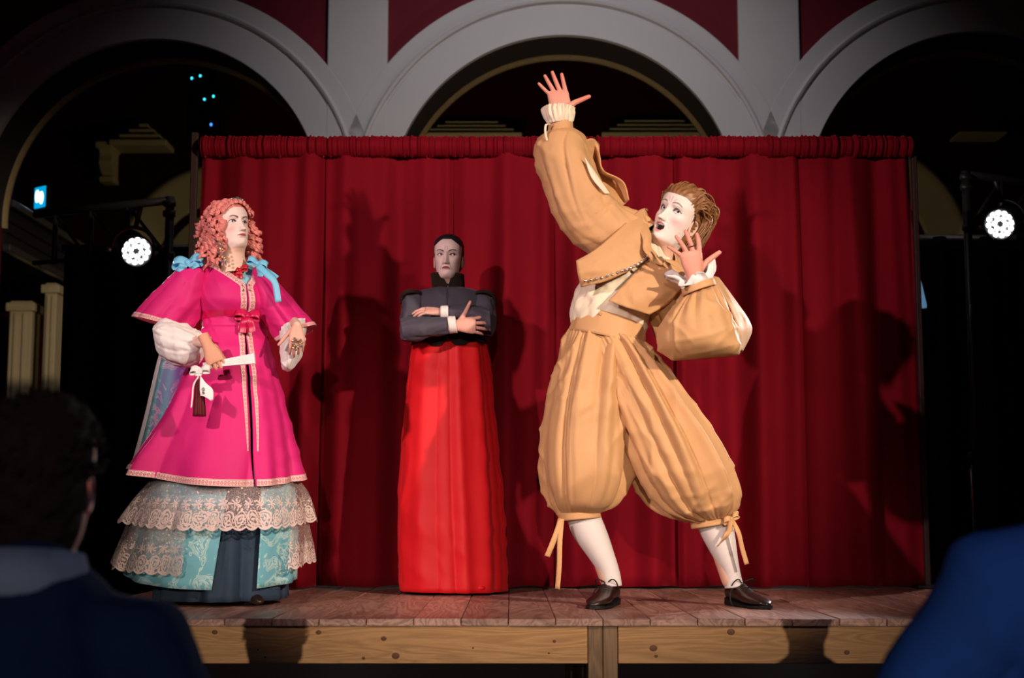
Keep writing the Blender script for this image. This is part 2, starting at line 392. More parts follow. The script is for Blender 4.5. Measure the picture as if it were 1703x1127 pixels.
# archivolts: profile swept round each arch; children of the wall
prof = [(RI-0.002, 0.0), (RI-0.002, -0.055), (RI+0.27*(RO-RI), -0.055), (RI+0.55*(RO-RI), -0.055), (RI+0.57*(RO-RI), -0.045), (RI+0.60*(RO-RI), -0.045),
        (RI+0.62*(RO-RI), -0.075), (RI+0.66*(RO-RI), -0.085), (RI+0.70*(RO-RI), -0.07), (RI+0.71*(RO-RI), -0.06), (RI+0.985*(RO-RI), -0.06), (RO, -0.056), (RO, 0.0)]
for xc in XCS:
    A = np.linspace(-0.12, PI+0.12, 97); V = []
    for a in A:
        for (r, dy) in prof: V.append((xc+r*math.cos(a), YW+dy, ZC+r*math.sin(a)))
    o = mkobj('archivolt', wrot(V), grid_faces(len(A), len(prof), flip=True), 'wall_white', wb, smooth=False)
    # gilt moulding on the rear edge of the reveal, and the dark lining
    V = []; pr = [(RI+0.01, TH-0.02), (RI-0.012, TH-0.02), (RI-0.018, TH-0.005), (RI-0.026, TH+0.0), (RI-0.034, TH+0.012), (RI-0.034, TH+0.04), (RI+0.01, TH+0.04)]
    A = np.linspace(-0.05, PI+0.05, 81)
    for a in A:
        for (r, dy) in pr: V.append((xc+r*math.cos(a), YW+dy, ZC+r*math.sin(a)))
    mkobj('gilt_moulding', wrot(V), grid_faces(len(A), len(pr), flip=True), 'gilt', wb)
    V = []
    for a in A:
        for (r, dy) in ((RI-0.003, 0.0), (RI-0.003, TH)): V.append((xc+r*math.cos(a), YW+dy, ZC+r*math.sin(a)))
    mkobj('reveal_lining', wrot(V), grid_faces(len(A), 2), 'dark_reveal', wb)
for k, x in enumerate([XCS[0]+HB, XCS[2]-HB, XCS[0]-HB, XCS[2]+HB]):
    hw = 50.5*sW
    v, f = bbox(x-hw, x+hw, YW-0.058, YW+0.01, ZC-0.1, ZT, 0.006); mkobj('pilaster', wrot(v), f, 'wall_white', wb, smooth=False)
    h = HB-RI; v, f = bbox(x-h, x+h, YW-0.056, YW+0.01, FLOORZ, ZC, 0.006); mkobj('pier_facing', wrot(v), f, 'wall_white', wb, smooth=False)
# ---- far aisle wall with cream blind arches and cornices
YF = 15.4
v, f = box(-9, 9, YF, YF+0.3, FLOORZ, 6.6); wf = struct(mkobj('wall_far', v, f, 'wall_red_dim', smooth=False))
sF = (W(900, 400, YF)-W(800, 400, YF))[0]/100
def farch(px, py, ro, ri):
    c = W(px, py, YF); A = np.linspace(-0.05, PI+0.05, 61)
    pr = [(ro, 0.0), (ro, -0.05), (ro-0.08, -0.09), (ro-0.12, -0.05), (ri+0.03, -0.05), (ri, -0.03), (ri, 0.0)]
    V = [(c[0]+r*math.cos(a), YF+dy, c[2]+r*math.sin(a)) for a in A for (r, dy) in pr]
    mkobj('archivolt', V, grid_faces(len(A), len(pr)), 'cream', wf)
    V = [(c[0], YF-0.02, c[2])] + [(c[0]+(ri-0.10)*math.cos(a), YF-0.02, c[2]+(ri-0.10)*math.sin(a)) for a in A]
    mkobj('tympanum', V, [(0, i+2, i+1) for i in range(len(A)-1)], 'cream', wf, smooth=False)
farch(372, 448, 178*sF, 112*sF); farch(1425, 420, 190*sF, 118*sF)
def cornice(x0, x1, y0, y1):
    """stepped entablature block on the far wall"""
    a = W(x0, y1, YF-0.25); b = W(x1, y0, YF-0.25); n = 4; h = (b[2]-a[2])/n; ms = []
    for i in range(n):
        d = 0.10+0.07*(n-i); e = 0.085*i
        ms.append(bbox(a[0]+e, b[0]-e, YF-d, YF, a[2]+h*i+0.003, a[2]+h*(i+1)-0.012, 0.008))
    v, f = join(*ms); mkobj('cornice', v, f, 'cream', wf, smooth=False)
cornice(186, 282, 200, 246); cornice(700, 868, 196, 232); cornice(1000, 1180, 194, 232); cornice(1590, 1668, 213, 226)
c0 = W(158, 298, YF-0.3); c1 = W(193, 236, YF-0.3)
v1 = bbox(c0[0], c1[0]-0.03, YF-0.35, YF, c1[2]-0.07, c1[2], 0.01)
th = np.linspace(0, 1, 14); pts = [(YF-0.3+0.16*(1-math.cos(t*PI*.5))+0.03*math.sin(t*9), c1[2]-0.07-(c1[2]-c0[2]-0.1)*t) for t in th]
V = []
for (yy, zz) in pts: V += [(c0[0]+0.03, yy, zz), (c1[0]-0.05, yy, zz), (c1[0]-0.05, YF, zz), (c0[0]+0.03, YF, zz)]
v2 = (np.array(V), grid_faces(len(pts), 4, True, True) + [(0, 1, 2, 3), tuple(range(len(V)-4, len(V)))[::-1]])
v3 = bbox(c0[0]+0.01, c1[0]-0.04, YF-0.2, YF, c0[2], c0[2]+0.06, 0.008)
v, f = join(v1, v2, v3); mkobj('scroll_corbel', v, f, 'cream', wf, smooth=False)
# ---- side gallery in the aisle on the left: fascia running away from the viewer
gx = -4.25
gz = lambda s: CAMH + s*(-gx)
v, f = bbox(gx-2.5, gx, 11.9, YF, gz(0.515), gz(0.60), 0.02)
gal = mkobj('gallery_beam', v, f, 'dark_grey_paint' if 'dark_grey_paint' in M else 'hall_dark', loc=(gx, 13, gz(0.5)), smooth=False)
tag(gal, 'dark gallery front running back behind the left arch under the exit sign', 'gallery')
for (s0, s1, d, mt) in ((0.508, 0.522, 0.05, 'grey_metal'), (0.596, 0.612, 0.06, 'grey_metal'), (0.545, 0.552, 0.02, 'hall_dark'), (0.570, 0.577, 0.02, 'hall_dark')):
    v, f = bbox(gx-0.02, gx+d, 11.9, YF, gz(s0), gz(s1), 0.006); mkobj('moulding', v, f, mt, gal, smooth=False)
for (x0, x1, y0, Y, lab) in ((66, 95, 470, 13.4, 'cream wall pier between the black drape and the hall edge on the left'), (8, 54, 500, 13.6, 'cream fluted wall pier at the left picture edge')):
    a = W(x0, 700, Y); b = W(x1, y0, Y)
    v, f = bbox(a[0], b[0], Y, Y+0.25, FLOORZ, b[2], 0.01); o = mkobj('wall_pier', v, f, 'cream', loc=(a[0], Y, FLOORZ), smooth=False); tag(o, lab, 'pillar')
    ms = [bbox(a[0]-0.03, b[0]+0.03, Y-0.03, Y+0.25, b[2]-0.1, b[2]-0.02, 0.008)]
    for q in range(2):
        xx = a[0]+(b[0]-a[0])*(q+0.6)/2.6; ms.append(bbox(xx, xx+0.03, Y-0.02, Y+0.01, FLOORZ, b[2]-0.12, 0.005))
    for mm in ms: mkobj('fillet', mm[0], mm[1], 'cream', o, smooth=False)
# ---- exit sign
Ys = 12.6; c = W(67, 328, Ys); sg = empty('exit_sign', (gx+0.02, Ys, c[2]-0.14), 'glowing blue and white sign box standing on the left gallery front', 'sign')
hh = 0.095
R = Matrix.Rotation(math.radians(-38), 3, 'Z')
def srot(v, piv):
    v = np.asarray(v, float)-piv; A = np.array(R); return v@A.T + piv
pc = c.copy(); ORG[sg.name] = np.array(sg.location); 
v, f = bbox(c[0]-0.085, c[0]+0.085, Ys, Ys+0.05, c[2]-hh-0.005, c[2]+hh+0.005, 0.006); mkobj('housing', srot(v, pc), f, 'black_metal', sg, smooth=False)
v, f = bbox(c[0]-0.08, c[0]+0.08, Ys-0.008, Ys+0.01, c[2]-hh, c[2]+hh, 0.004); mkobj('lit_panel', srot(v, pc), f, 'sign_blue', sg, smooth=False)
for dx, dz in ((-0.034, 0.012), (0.028, -0.008)):
    v, f = sphere((c[0]+dx, Ys-0.009, c[2]+dz), (0.032, 0.004, 0.058), 16, 8); mkobj('pictogram', srot(v, pc), f, 'sign_white', sg)
v, f = box(c[0]-0.05, c[0]+0.05, Ys+0.01, Ys+0.04, c[2]-hh-0.06, c[2]-hh); mkobj('bracket', srot(v, pc), f, 'black_metal', sg, smooth=False)

# ================================================================== STAGE
YFR, YBK = 5.14, 7.45
XL, XR = -1.70, 2.335
stage = empty('stage_platform', (0.318, YFR, FLOORZ), 'low wooden stage of dark planks with pale pine front boards', 'stage')
XJ = 0.318
wd = 0.1655; k0 = math.ceil((XL-XJ)/wd); xs = [XJ]
x = XJ
edges = [XL]
x = XJ - wd*math.floor((XJ-XL)/wd)
while x < XR-0.04:
    if x > XL+0.04: edges.append(x)
    x += wd
edges.append(XR)
for a, b in zip(edges[:-1], edges[1:]):
    e = rng.uniform(-0.0015, 0.0015)
    v, f = bbox(a+0.0012, b-0.0012, YFR-0.012+rng.uniform(-0.003, 0.003), YBK, -0.0255, e, 0.0022)
    mkobj('plank', v, f, 'plank_wood', stage, smooth=False)
zt, zb = W(900, 1037, YFR)[2], W(900, 1103, YFR)[2]
pw = 0.0525
for a, b in ((XL+pw, XJ-pw), (XJ+pw, XR-pw)):
    v, f = bbox(a+0.001, b-0.001, YFR, YFR+0.03, zb, zt-0.001, 0.002); fb = mkobj('fascia_board', v, f, 'pine', stage, smooth=False)
    for q in range(11):
        kx = rng.uniform(a+0.08, b-0.08); kz = rng.uniform(zb+0.012, zt-0.015); r = rng.choice([0.003, 0.005, 0.008, 0.011])
        v, f = sphere((kx, YFR-0.0006, kz), (r*1.25, 0.0015, r), 12, 6); mkobj('knot', v, f, 'knot', fb)
for xj in (XL, XJ, XR):
    for s in (-1, 1):
        if (xj == XL and s < 0) or (xj == XR and s > 0): continue
        v, f = bbox(min(xj, xj+s*pw)+0.001, max(xj, xj+s*pw)-0.001, YFR+0.004, YFR+0.055, FLOORZ, -0.026, 0.002)
        mkobj('leg', v, f, 'pine_dark', stage, smooth=False)
        v, f = bbox(min(xj, xj+s*pw)+0.001, max(xj, xj+s*pw)-0.001, YBK-0.08, YBK-0.03, FLOORZ, -0.026, 0.002)
        mkobj('leg', v, f, 'pine_dark', stage, smooth=False)

# ================================================================== BACKDROP CURTAIN
YC = 7.08
cur = empty('backdrop_curtain', (0.1, YC, 0), 'tall dark red velvet backdrop curtain hung across the back of the stage', 'curtain')
ctop = W(900, 234, YC)[2]
cl, cr = W(331, 600, YC)[0], W(1522, 600, YC)[0]
NP = 6; bounds = np.linspace(cl, cr, NP+1); bounds[1:-1] += rng.uniform(-0.08, 0.08, NP-1)
ph = rng.uniform(0, 6.28, 8)
def cdepth(x, t, seed):
    r = np.random.default_rng(seed); p = r.uniform(0, 6.28, 6)
    d = 0.55*np.sin(x*19+p[0]+0.8*np.sin(x*3.1+p[1])) + 0.5*np.sin(x*33+p[2]+0.6*t) + 0.45*np.sin(x*8.3+p[3]) + 0.22*np.sin(x*61+p[4])*np.exp(-3*t)
    return d
for i in range(NP):
    a, b = bounds[i]-0.012, bounds[i+1]+0.012
    n, m = 150, 36
    x, t = np.meshgrid(np.linspace(a, b, n), np.linspace(0, 1, m))
    amp = 0.022+0.036*np.minimum(t*2.5, 1)
    e = np.minimum((x-a), (b-x)); roll = np.exp(-(e/0.02)**2)*0.035
    y = YC + amp*cdepth(x, t, 40+i) + roll + 0.01*(i % 2)
    fl = np.clip((x-0.1)/1.9, -1, 1); xx = x + fl**3*t*0.055 + 0.008*np.sin(x*11+t*2)*t
    z = ctop-0.02 - t*(ctop-0.02-0.012-0.004*np.sin(x*20))
    uv = np.stack([x, z], -1).reshape(-1, 2)
    o = mkobj('curtain_panel', np.stack([xx, y, z], -1).reshape(-1, 3), grid_faces(m, n), 'velvet', cur, uv=uv); solid(o, 0.003, 0)
# ruched pole pocket along the top
n, m = 900, 13
x, t = np.meshgrid(np.linspace(cl-0.01, cr+0.01, n), np.linspace(0, 1, m))
g = np.interp(x.ravel(), np.linspace(cl-.1, cr+.1, 700), rng.normal(0, 1, 700)).reshape(x.shape)
y = YC-0.055*np.sin(t*PI)**0.7 - 0.006 - 0.007*g*np.sin(t*PI*0.9+0.25) + 0.004*np.sin(x*170)
z = ctop+0.02 - t*0.105 + 0.004*g*(1-t) - 0.003*g*t
hp = mkobj('pole_pocket', np.stack([x, y, z], -1).reshape(-1, 3), grid_faces(m, n), 'velvet', cur); solid(hp, 0.003, 0)
v, f = tube([(cl-0.05, YC+0.012, ctop-0.035), (cr+0.03, YC+0.012, ctop-0.035)], 0.017, 12); mkobj('top_pole', v, f, 'black_metal', cur)
for px, pyt, hw in ((325, 221, 0.016), (1518, 232, 0.012)):
    p = W(px, pyt, YC+0.02)
    v, f = bbox(p[0]-hw, p[0]+hw, YC+0.0, YC+0.035, 0.0025, p[2], 0.003); mkobj('upright', v, f, 'post_wood', cur, smooth=False)
    v, f = bbox(p[0]-0.06, p[0]+0.06, YC-0.02, YC+0.3, 0.0022, 0.02, 0.004); mkobj('foot_plate', v, f, 'black_metal', cur, smooth=False)

# black masking drapes on either side
def drape(x0, x1, Y, ztop, lab):
    n, m = 90, 14; x, t = np.meshgrid(np.linspace(x0, x1, n), np.linspace(0, 1, m))
    y = Y + 0.04*np.sin(x*22+np.sin(x*5))+0.02*np.sin(x*41); z = ztop - t*(ztop-FLOORZ-0.003)
    o = mkobj('masking_drape', np.stack([x, y, z], -1).reshape(-1, 3), grid_faces(m, n), 'black_drape', loc=((x0+x1)/2, Y, FLOORZ)); solid(o, 0.004, 0)
    tag(o, lab, 'drape')
    v, f = tube([(x0, Y, ztop), (x1, Y, ztop)], 0.02, 10); mkobj('top_rail', v, f, 'black_metal', o)
a = W(104, 412, 8.6); b = W(345, 412, 8.6); drape(a[0], b[0], 8.6, a[2], 'black masking drape left of the red curtain, behind the woman in pink')
a = W(1500, 395, 9.1); b = W(1950, 395, 9.1); drape(a[0], b[0], 9.1, a[2], 'black masking drape at the right of the red curtain below the arch')

# ================================================================== TRUSSES AND LED SPOTLIGHTS
def truss(name, label, pts_chords, Y):
    t = empty(name, pts_chords[0], label, 'truss'); return t
def seg(name, a, b, r, mt, parent): v, f = tube([a, b], r, 10); return mkobj(name, v, f, mt, parent)
def ladder_truss(px_post, py_top, px_end, label, Y, sgn):
    p = W(px_post, py_top, Y); base = np.array([p[0], Y, FLOORZ]); t = empty('lighting_truss', base, label, 'truss')
    e = W(px_end, py_top, Y+0.5)
    seg('mast', (p[0], Y, FLOORZ+0.01), (p[0], Y, p[2]+0.02), 0.026, 'black_metal', t)
    for zz in (0.0, -0.30):
        seg('chord', (p[0], Y, p[2]+zz), (e[0], Y+0.5, p[2]+zz+0.02), 0.024 if zz == 0 else 0.014, 'black_metal', t)
    for q in range(4):
        k = 0.3+q*0.27
        if k < 1.05:
            x = p[0]+(e[0]-p[0])*k; y = Y+0.5*k; seg('strut', (x, y, p[2]), (x, y, p[2]-0.30), 0.017, 'black_metal', t)
            k2 = k-0.27; x2 = p[0]+(e[0]-p[0])*k2; seg('diagonal', (x, y, p[2]), (x2, Y+0.5*k2, p[2]-0.30), 0.010, 'black_metal', t)
    for zz in (0.0, -0.06, -0.30):
        v, f = tube([(p[0]-0.034, Y-0.01, p[2]+zz-0.02), (p[0]+0.034, Y-0.01, p[2]+zz-0.02)], 0.02, 8); mkobj('clamp', v, f, 'black_metal', t)
    v, f = bbox(p[0]-0.18, p[0]+0.18, Y-0.18, Y+0.18, FLOORZ+0.0005, FLOORZ+0.02, 0.004); mkobj('base_plate', v, f, 'black_metal', t, smooth=False)
    return t
ladder_truss(283, 333, 60, 'black ladder truss holding the left spotlight beside the curtain', 8.15, -1)
ladder_truss(1606, 290, 1790, 'black ladder truss holding the right spotlight, before the dim arch', 8.35, 1)
def par(px, py, label, aim, Y=7.9):
    c = W(px, py, Y); d = unit(np.asarray(aim)-c); up = np.array([0, 0, 1.0]); x = unit(np.cross(d, up)); z = np.cross(x, d)
    L = lambda a, b_, e: c + x*a + d*b_ + z*e
    t = empty('led_spotlight', c + (0, 0, -0.12), label, 'spotlight', 'lit LED spotlights beside the curtain')
    R = 0.086
    pr = [(0.02, -0.20), (0.07, -0.19), (0.088, -0.15), (R, -0.05), (R+0.006, 0.0), (R+0.006, 0.025), (R-0.004, 0.025), (R-0.006, 0.004), (0.0005, 0.002)]
    A = np.linspace(0, 2*PI, 40, endpoint=False)
    V = [L(r*math.cos(a), y, r*math.sin(a)) for (r, y) in pr for a in A]
    mkobj('housing', V, grid_faces(len(pr), 40, True)+[tuple(range(40))], 'black_metal', t)
    k = 0
    for (n, rr, ph) in ((6, 0.031, 0.2), (12, 0.064, 0.0)):
        for i in range(n):
            a = 2*PI*i/n+ph; q = L(rr*math.cos(a), 0.006, rr*math.sin(a))
            V = [q + d*0.006] ; ring = []
            for (r, y) in ((0.0145, 0.0), (0.0145, 0.004), (0.010, 0.008)):
                V += [q + x*r*math.cos(b) + z*r*math.sin(b) + d*y for b in np.linspace(0, 2*PI, 12, endpoint=False)]
            V[0] = q + d*0.010
            Fc = [(0, 25+j, 25+(j+1) % 12) for j in range(12)] + [tuple(1+y for y in q4) for q4 in grid_faces(3, 12, True)]
            mkobj('led_lens', V, Fc, 'led', t)
    P = [L(0.118*math.cos(a), -0.07, 0.118*math.sin(a)) for a in np.linspace(-0.25, PI+0.25, 20)]
    v, f = tube(P, 0.012, 8, flat=0.4); mkobj('yoke', v, f, 'black_metal', t)
    for s in (-1, 1):
        q = L(s*0.112, -0.065, -0.02); v, f = tube([q, q + x*s*0.03], 0.016, 10); mkobj('knob', v, f, 'grey_metal', t)
    v, f = tube([L(0, -0.07, 0.118), L(0, -0.02, 0.24)], 0.014, 8); mkobj('hook_clamp', v, f, 'black_metal', t)
    sp = bpy.data.lights.new('led_beam', 'SPOT'); sp.energy = 550; sp.color = (1.0, 0.93, 0.95); sp.spot_size = math.radians(34); sp.spot_blend = 0.5; sp.shadow_soft_size = 0.08
    so = bpy.data.objects.new('led_beam', sp); COL.objects.link(so); so.location = c + d*0.05; so.rotation_euler = Vector(d).to_track_quat('-Z', 'Y').to_euler()
    return t
par(226, 417, 'lit round LED spotlight hanging left of the woman in pink', (-0.75, 5.5, 0.7))
par(1664, 372, 'lit round LED spotlight hanging at the right picture edge', (0.9, 5.5, 0.9))
# ---- rigging unit with indicator lights behind the left arch
c = W(336, 170, 12.4); fx = empty('rigging_unit', c + (0, 0, 0.25), 'dark rigging unit with five tiny cyan lights behind the left arch', 'equipment')
v, f = bbox(c[0]-0.14, c[0]+0.12, 12.42, 12.7, c[2]-0.32, c[2]+0.3, 0.02); mkobj('case', v, f, 'hall_dark', fx, smooth=False)
v, f = tube([(c[0], 12.55, c[2]+0.3), (c[0], 12.55, 6.6)], 0.02, 8); mkobj('drop_pole', v, f, 'hall_dark', fx)
for px, py, mt in ((319, 130, 'led_cyan'), (333, 126, 'led_cyan'), (340, 165, 'led_cyan'), (355, 160, 'led_cyan'), (351, 207, 'led_blue')):
    q = W(px, py, 12.415); v, f = sphere(q, (0.011, 0.006, 0.013), 10, 6); mkobj('indicator', v, f, mt, fx)
# ---- thin stand on the right, behind the stage
a = W(1612, 505, 7.75); st = empty('microphone_stand', (a[0], 7.75, FLOORZ), 'thin dark telescopic stand to the right of the stage', 'stand')
b = W(1614, 760, 7.75); e = W(1624, 900, 7.75)
seg('upper_tube', a, b, 0.007, 'black_metal', st); seg('lower_tube', b, (b[0]+0.02, 7.75, FLOORZ+0.3), 0.010, 'grey_metal', st)
v, f = tube([b-(0, 0, 0.04), b+(0, 0, 0.03)], 0.017, 10); mkobj('clutch', v, f, 'black_metal', st)
for k in range(3):
    q = 2*PI*k/3+0.4; seg('leg', (b[0]+0.02, 7.75, FLOORZ+0.3), (b[0]+0.02+0.2*math.cos(q), 7.75+0.2*math.sin(q), FLOORZ+0.012), 0.009, 'black_metal', st)
# ---- pale blue bottle-like object peeking out beside the curtain
rows = []
for (x0, x1, yy) in ((1512, 1524, 450), (1506, 1532, 468), (1502, 1537, 488), (1500, 1541, 505), (1500, 1541, 512)):
    rows.append((x0, yy, x1, yy, 0.02))
S = Surf(rows, 9.0); v, f, uv = S.mesh(n=24, m=16); n = 24
bl = mkobj('hanging_bag', v, f+[tuple(range(n)), tuple(range(15*n, 16*n))], 'pale_blue_glow', loc=W(1520, 512, 9.0), uv=uv)
tag(bl, 'small pale blue translucent object showing past the right curtain edge', 'bag')
seg('cord', W(1518, 450, 9.0), W(1518, 398, 9.06), 0.004, 'black_metal', bl)
# ================================================================== COSTUME MATERIALS
def attr_mat(name, rough, spec=0.35, sss=0.0):
    m = mat(name, (0.8, 0.6, 0.5), rough, spec=spec, bump=(320, 0.06, 0.001)); g = G(m)
    a = g.n('ShaderNodeAttribute', attribute_name='Col'); g.nt.links.new(a.outputs['Color'], g.p.inputs['Base Color']); return m
attr_mat('skin', 0.55)
mat('sclera', (0.82, 0.78, 0.76), 0.2, spec=0.5); mat('iris', (0.05, 0.028, 0.018), 0.2, spec=0.5); mat('pupil', (0.004, 0.004, 0.004), 0.1, spec=0.6)
mat('teeth', (0.88, 0.86, 0.80), 0.3); mat('mouth_dark', (0.05, 0.008, 0.008), 0.8); mat('tongue', (0.35, 0.06, 0.07), 0.5)
mat('pink_hair', (0.66, 0.22, 0.195), 0.38, spec=0.5, bump=(260, 0.5, 0.002), var=0.3, vscale=40)
mat('brown_hair', (0.24, 0.105, 0.038), 0.4, spec=0.55, bump=(260, 0.5, 0.002), var=0.35, vscale=40)
mat('black_hair', (0.014, 0.012, 0.016), 0.42, spec=0.5, bump=(300, 0.3, 0.001))
mat('magenta', (0.60, 0.012, 0.165), 0.62, sheen=0.15, sheen_tint=(1, .4, .6), bump=(3.5, 0.35, 0.03, 'r'), var=0.06)
mat('magenta_satin', (0.52, 0.005, 0.075), 0.35, spec=0.5)
mat('salmon_lining', (0.75, 0.30, 0.24), 0.7)
mat('pale_blue', (0.16, 0.50, 0.72), 0.45, spec=0.45)
mat('chemise_blue', (0.22, 0.52, 0.62), 0.7, bump=(40, 0.2))
mat('white_cloth', (0.74, 0.70, 0.69), 0.8, bump=(9, 0.6, 0.02, 'r'))
mat('cream_shirt', (0.76, 0.66, 0.51), 0.8, bump=(8, 0.55, 0.02, 'r'))
mat('navy_cloth', (0.022, 0.042, 0.078), 0.75, bump=(300, 0.2), var=0.15, vscale=30)
mat('jacket_grey', (0.062, 0.058, 0.082), 0.7, bump=(9, 0.5, 0.02, 'r'), var=0.15, vscale=20, sheen=0.2, sheen_tint=(.5, .45, .5))
mat('fur_brown', (0.014, 0.008, 0.005), 0.9, bump=(260, 0.9, 0.006), sheen=0.3, sheen_tint=(.15, .1, .06))
mat('waistcoat_brown', (0.016, 0.011, 0.010), 0.85, bump=(200, 0.4))
mat('red_skirt', (0.66, 0.008, 0.014), 0.6, sheen=0.1, sheen_tint=(1, .3, .3), bump=(4, 0.3, 0.03, 'r'), var=0.05)
mat('crimson_ribbon', (0.42, 0.004, 0.016), 0.35, spec=0.5)
mat('tan', (0.55, 0.305, 0.140), 0.62, bump=(5, 0.45, 0.03, 'r'), var=0.07, vscale=9, sheen=0.15, sheen_tint=(1, .8, .6))
mat('stocking', (0.62, 0.57, 0.55), 0.8, bump=(240, 0.15, 0.001))
mat('shoe_leather', (0.018, 0.009, 0.007), 0.28, spec=0.55)
mat('lace_black', (0.006, 0.005, 0.005), 0.6)
mat('crystal', (0.9, 0.88, 0.9), 0.08, metal=0.9)
mat('gold', (0.75, 0.58, 0.32), 0.3, metal=1.0)
mat('garnet_tassel', (0.10, 0.002, 0.008), 0.6, bump=(160, 0.8, 0.004))
mat('fan_white', (0.82, 0.80, 0.80), 0.6)
mat('ink', (0.05, 0.05, 0.06), 0.6)
mat('audience_hair', (0.006, 0.0035, 0.0035), 0.9, spec=0.05, bump=(120, 0.8, 0.004))
mat('audience_shirt', (0.010, 0.036, 0.17), 0.95, spec=0.02, bump=(6, 0.6, 0.05, 'r')); mat('audience_navy', (0.003, 0.007, 0.024), 0.95, spec=0.02, bump=(10, 0.4, 0.02))
mat('audience_collar', (0.06, 0.085, 0.14), 0.9, spec=0.05)
# scroll-pattern trim
m = mat('scroll_trim', (0.8, 0.6, 0.55), 0.55); g = G(m); u, v_, _ = g.uv()
a = g.m('SUBTRACT', g.m('FRACT', g.m('MULTIPLY', u, 1.55)), 0.5); b = g.m('MULTIPLY', g.m('SUBTRACT', v_, 0.5), 1.5)
r = g.m('SQRT', g.m('ADD', g.m('MULTIPLY', a, a), g.m('MULTIPLY', b, b))); th = g.m('ARCTAN2', b, a)
sp = g.m('FRACT', g.m('ADD', g.m('DIVIDE', th, 2*PI), g.m('MULTIPLY', r, 3.4)))
mk = g.m('MULTIPLY', g.m('GREATER_THAN', sp, 0.48), g.m('LESS_THAN', r, 0.48))
e = g.m('ABSOLUTE', g.m('SUBTRACT', v_, 0.5)); ln = g.m('MULTIPLY', g.m('GREATER_THAN', e, 0.36), g.m('LESS_THAN', e, 0.41))
mk = g.m('MAXIMUM', mk, ln)
g.nt.links.new(g.mix(mk, (0.78, 0.56, 0.52), (0.42, 0.012, 0.07)), g.p.inputs['Base Color'])
# damask
m = mat('damask', (0.3, 0.6, 0.7), 0.5); g = G(m); tc = g.n('ShaderNodeTexCoord')
nz = g.n('ShaderNodeTexNoise'); nz.inputs['Scale'].default_value = 11; nz.inputs['Detail'].default_value = 2; nz.inputs['Distortion'].default_value = 1.6
g.nt.links.new(tc.outputs['Object'], nz.inputs['Vector'])
bands = g.m('GREATER_THAN', g.m('SINE', g.m('MULTIPLY', nz.outputs['Fac'], 95.0)), -0.45)
mk = g.m('MULTIPLY', g.m('GREATER_THAN', nz.outputs['Fac'], 0.52), bands)
g.nt.links.new(g.mix(mk, (0.15, 0.42, 0.52), (0.40, 0.60, 0.60)), g.p.inputs['Base Color'])
rr = g.m('ADD', g.m('MULTIPLY', mk, -0.2), 0.6); g.nt.links.new(rr, g.p.inputs['Roughness'])
# lace: patterned net, denser towards the scalloped hem; uv.x in repeats, uv.y 0 top .. 1 hem
m = mat('lace', (0.74, 0.57, 0.54), 0.8); g = G(m); u, v_, tc = g.uv()
wz = g.n('ShaderNodeTexNoise'); wz.inputs['Scale'].default_value = 26; g.nt.links.new(tc.outputs['Object'], wz.inputs['Vector'])
u0, v0 = u, v_
u = g.m('ADD', u, g.m('MULTIPLY', g.m('SUBTRACT', wz.outputs['Fac'], 0.5), 0.9)); v_ = g.m('ADD', v_, g.m('MULTIPLY', g.m('SUBTRACT', wz.outputs['Fac'], 0.5), 0.10))
a = g.m('SUBTRACT', g.m('FRACT', u), 0.5); b = g.m('SUBTRACT', v_, 0.875); b = g.m('MULTIPLY', b, 4.6)
r = g.m('SQRT', g.m('ADD', g.m('MULTIPLY', a, a), g.m('MULTIPLY', b, b)))
rings = g.m('GREATER_THAN', g.m('SINE', g.m('MULTIPLY', r, 34.0)), -0.1)
rings = g.m('MULTIPLY', rings, g.m('LESS_THAN', r, 0.5))
a2 = g.m('SUBTRACT', g.m('FRACT', g.m('ADD', u, 0.5)), 0.5); b2 = g.m('MULTIPLY', g.m('SUBTRACT', v_, 0.68), 4.6)
r2 = g.m('SQRT', g.m('ADD', g.m('MULTIPLY', a2, a2), g.m('MULTIPLY', b2, b2))); th2 = g.m('ARCTAN2', b2, a2)
fl = g.m('LESS_THAN', r2, g.m('ADD', 0.22, g.m('MULTIPLY', g.m('SINE', g.m('MULTIPLY', th2, 7.0)), 0.19)))
vo = g.n('ShaderNodeTexVoronoi', feature='DISTANCE_TO_EDGE'); vo.inputs['Scale'].default_value = 130; g.nt.links.new(tc.outputs['Object'], vo.inputs['Vector'])
net = g.m('LESS_THAN', vo.outputs['Distance'], 0.07)
vd = g.n('ShaderNodeTexNoise'); vd.inputs['Scale'].default_value = 110; vd.inputs['Detail'].default_value = 2; g.nt.links.new(tc.outputs['Object'], vd.inputs['Vector'])
leaf = g.m('MULTIPLY', g.m('GREATER_THAN', vd.outputs['Fac'], g.m('SUBTRACT', 0.78, g.m('MULTIPLY', v_, 0.24))), g.m('GREATER_THAN', v_, 0.25))
edge = g.m('GREATER_THAN', v0, 0.975)
dot = g.n('ShaderNodeTexVoronoi'); dot.inputs['Scale'].default_value = 34; g.nt.links.new(tc.outputs['Object'], dot.inputs['Vector'])
dots = g.m('LESS_THAN', dot.outputs['Distance'], 0.16)
mk = g.m('MAXIMUM', rings, fl); mk = g.m('MAXIMUM', mk, leaf); mk = g.m('MAXIMUM', mk, edge); mk = g.m('MAXIMUM', mk, dots)
al = g.m('MAXIMUM', g.m('MULTIPLY', mk, 0.9), g.m('ADD', 0.17, g.m('MULTIPLY', net, 0.22)))
g.nt.links.new(al, g.p.inputs['Alpha'])

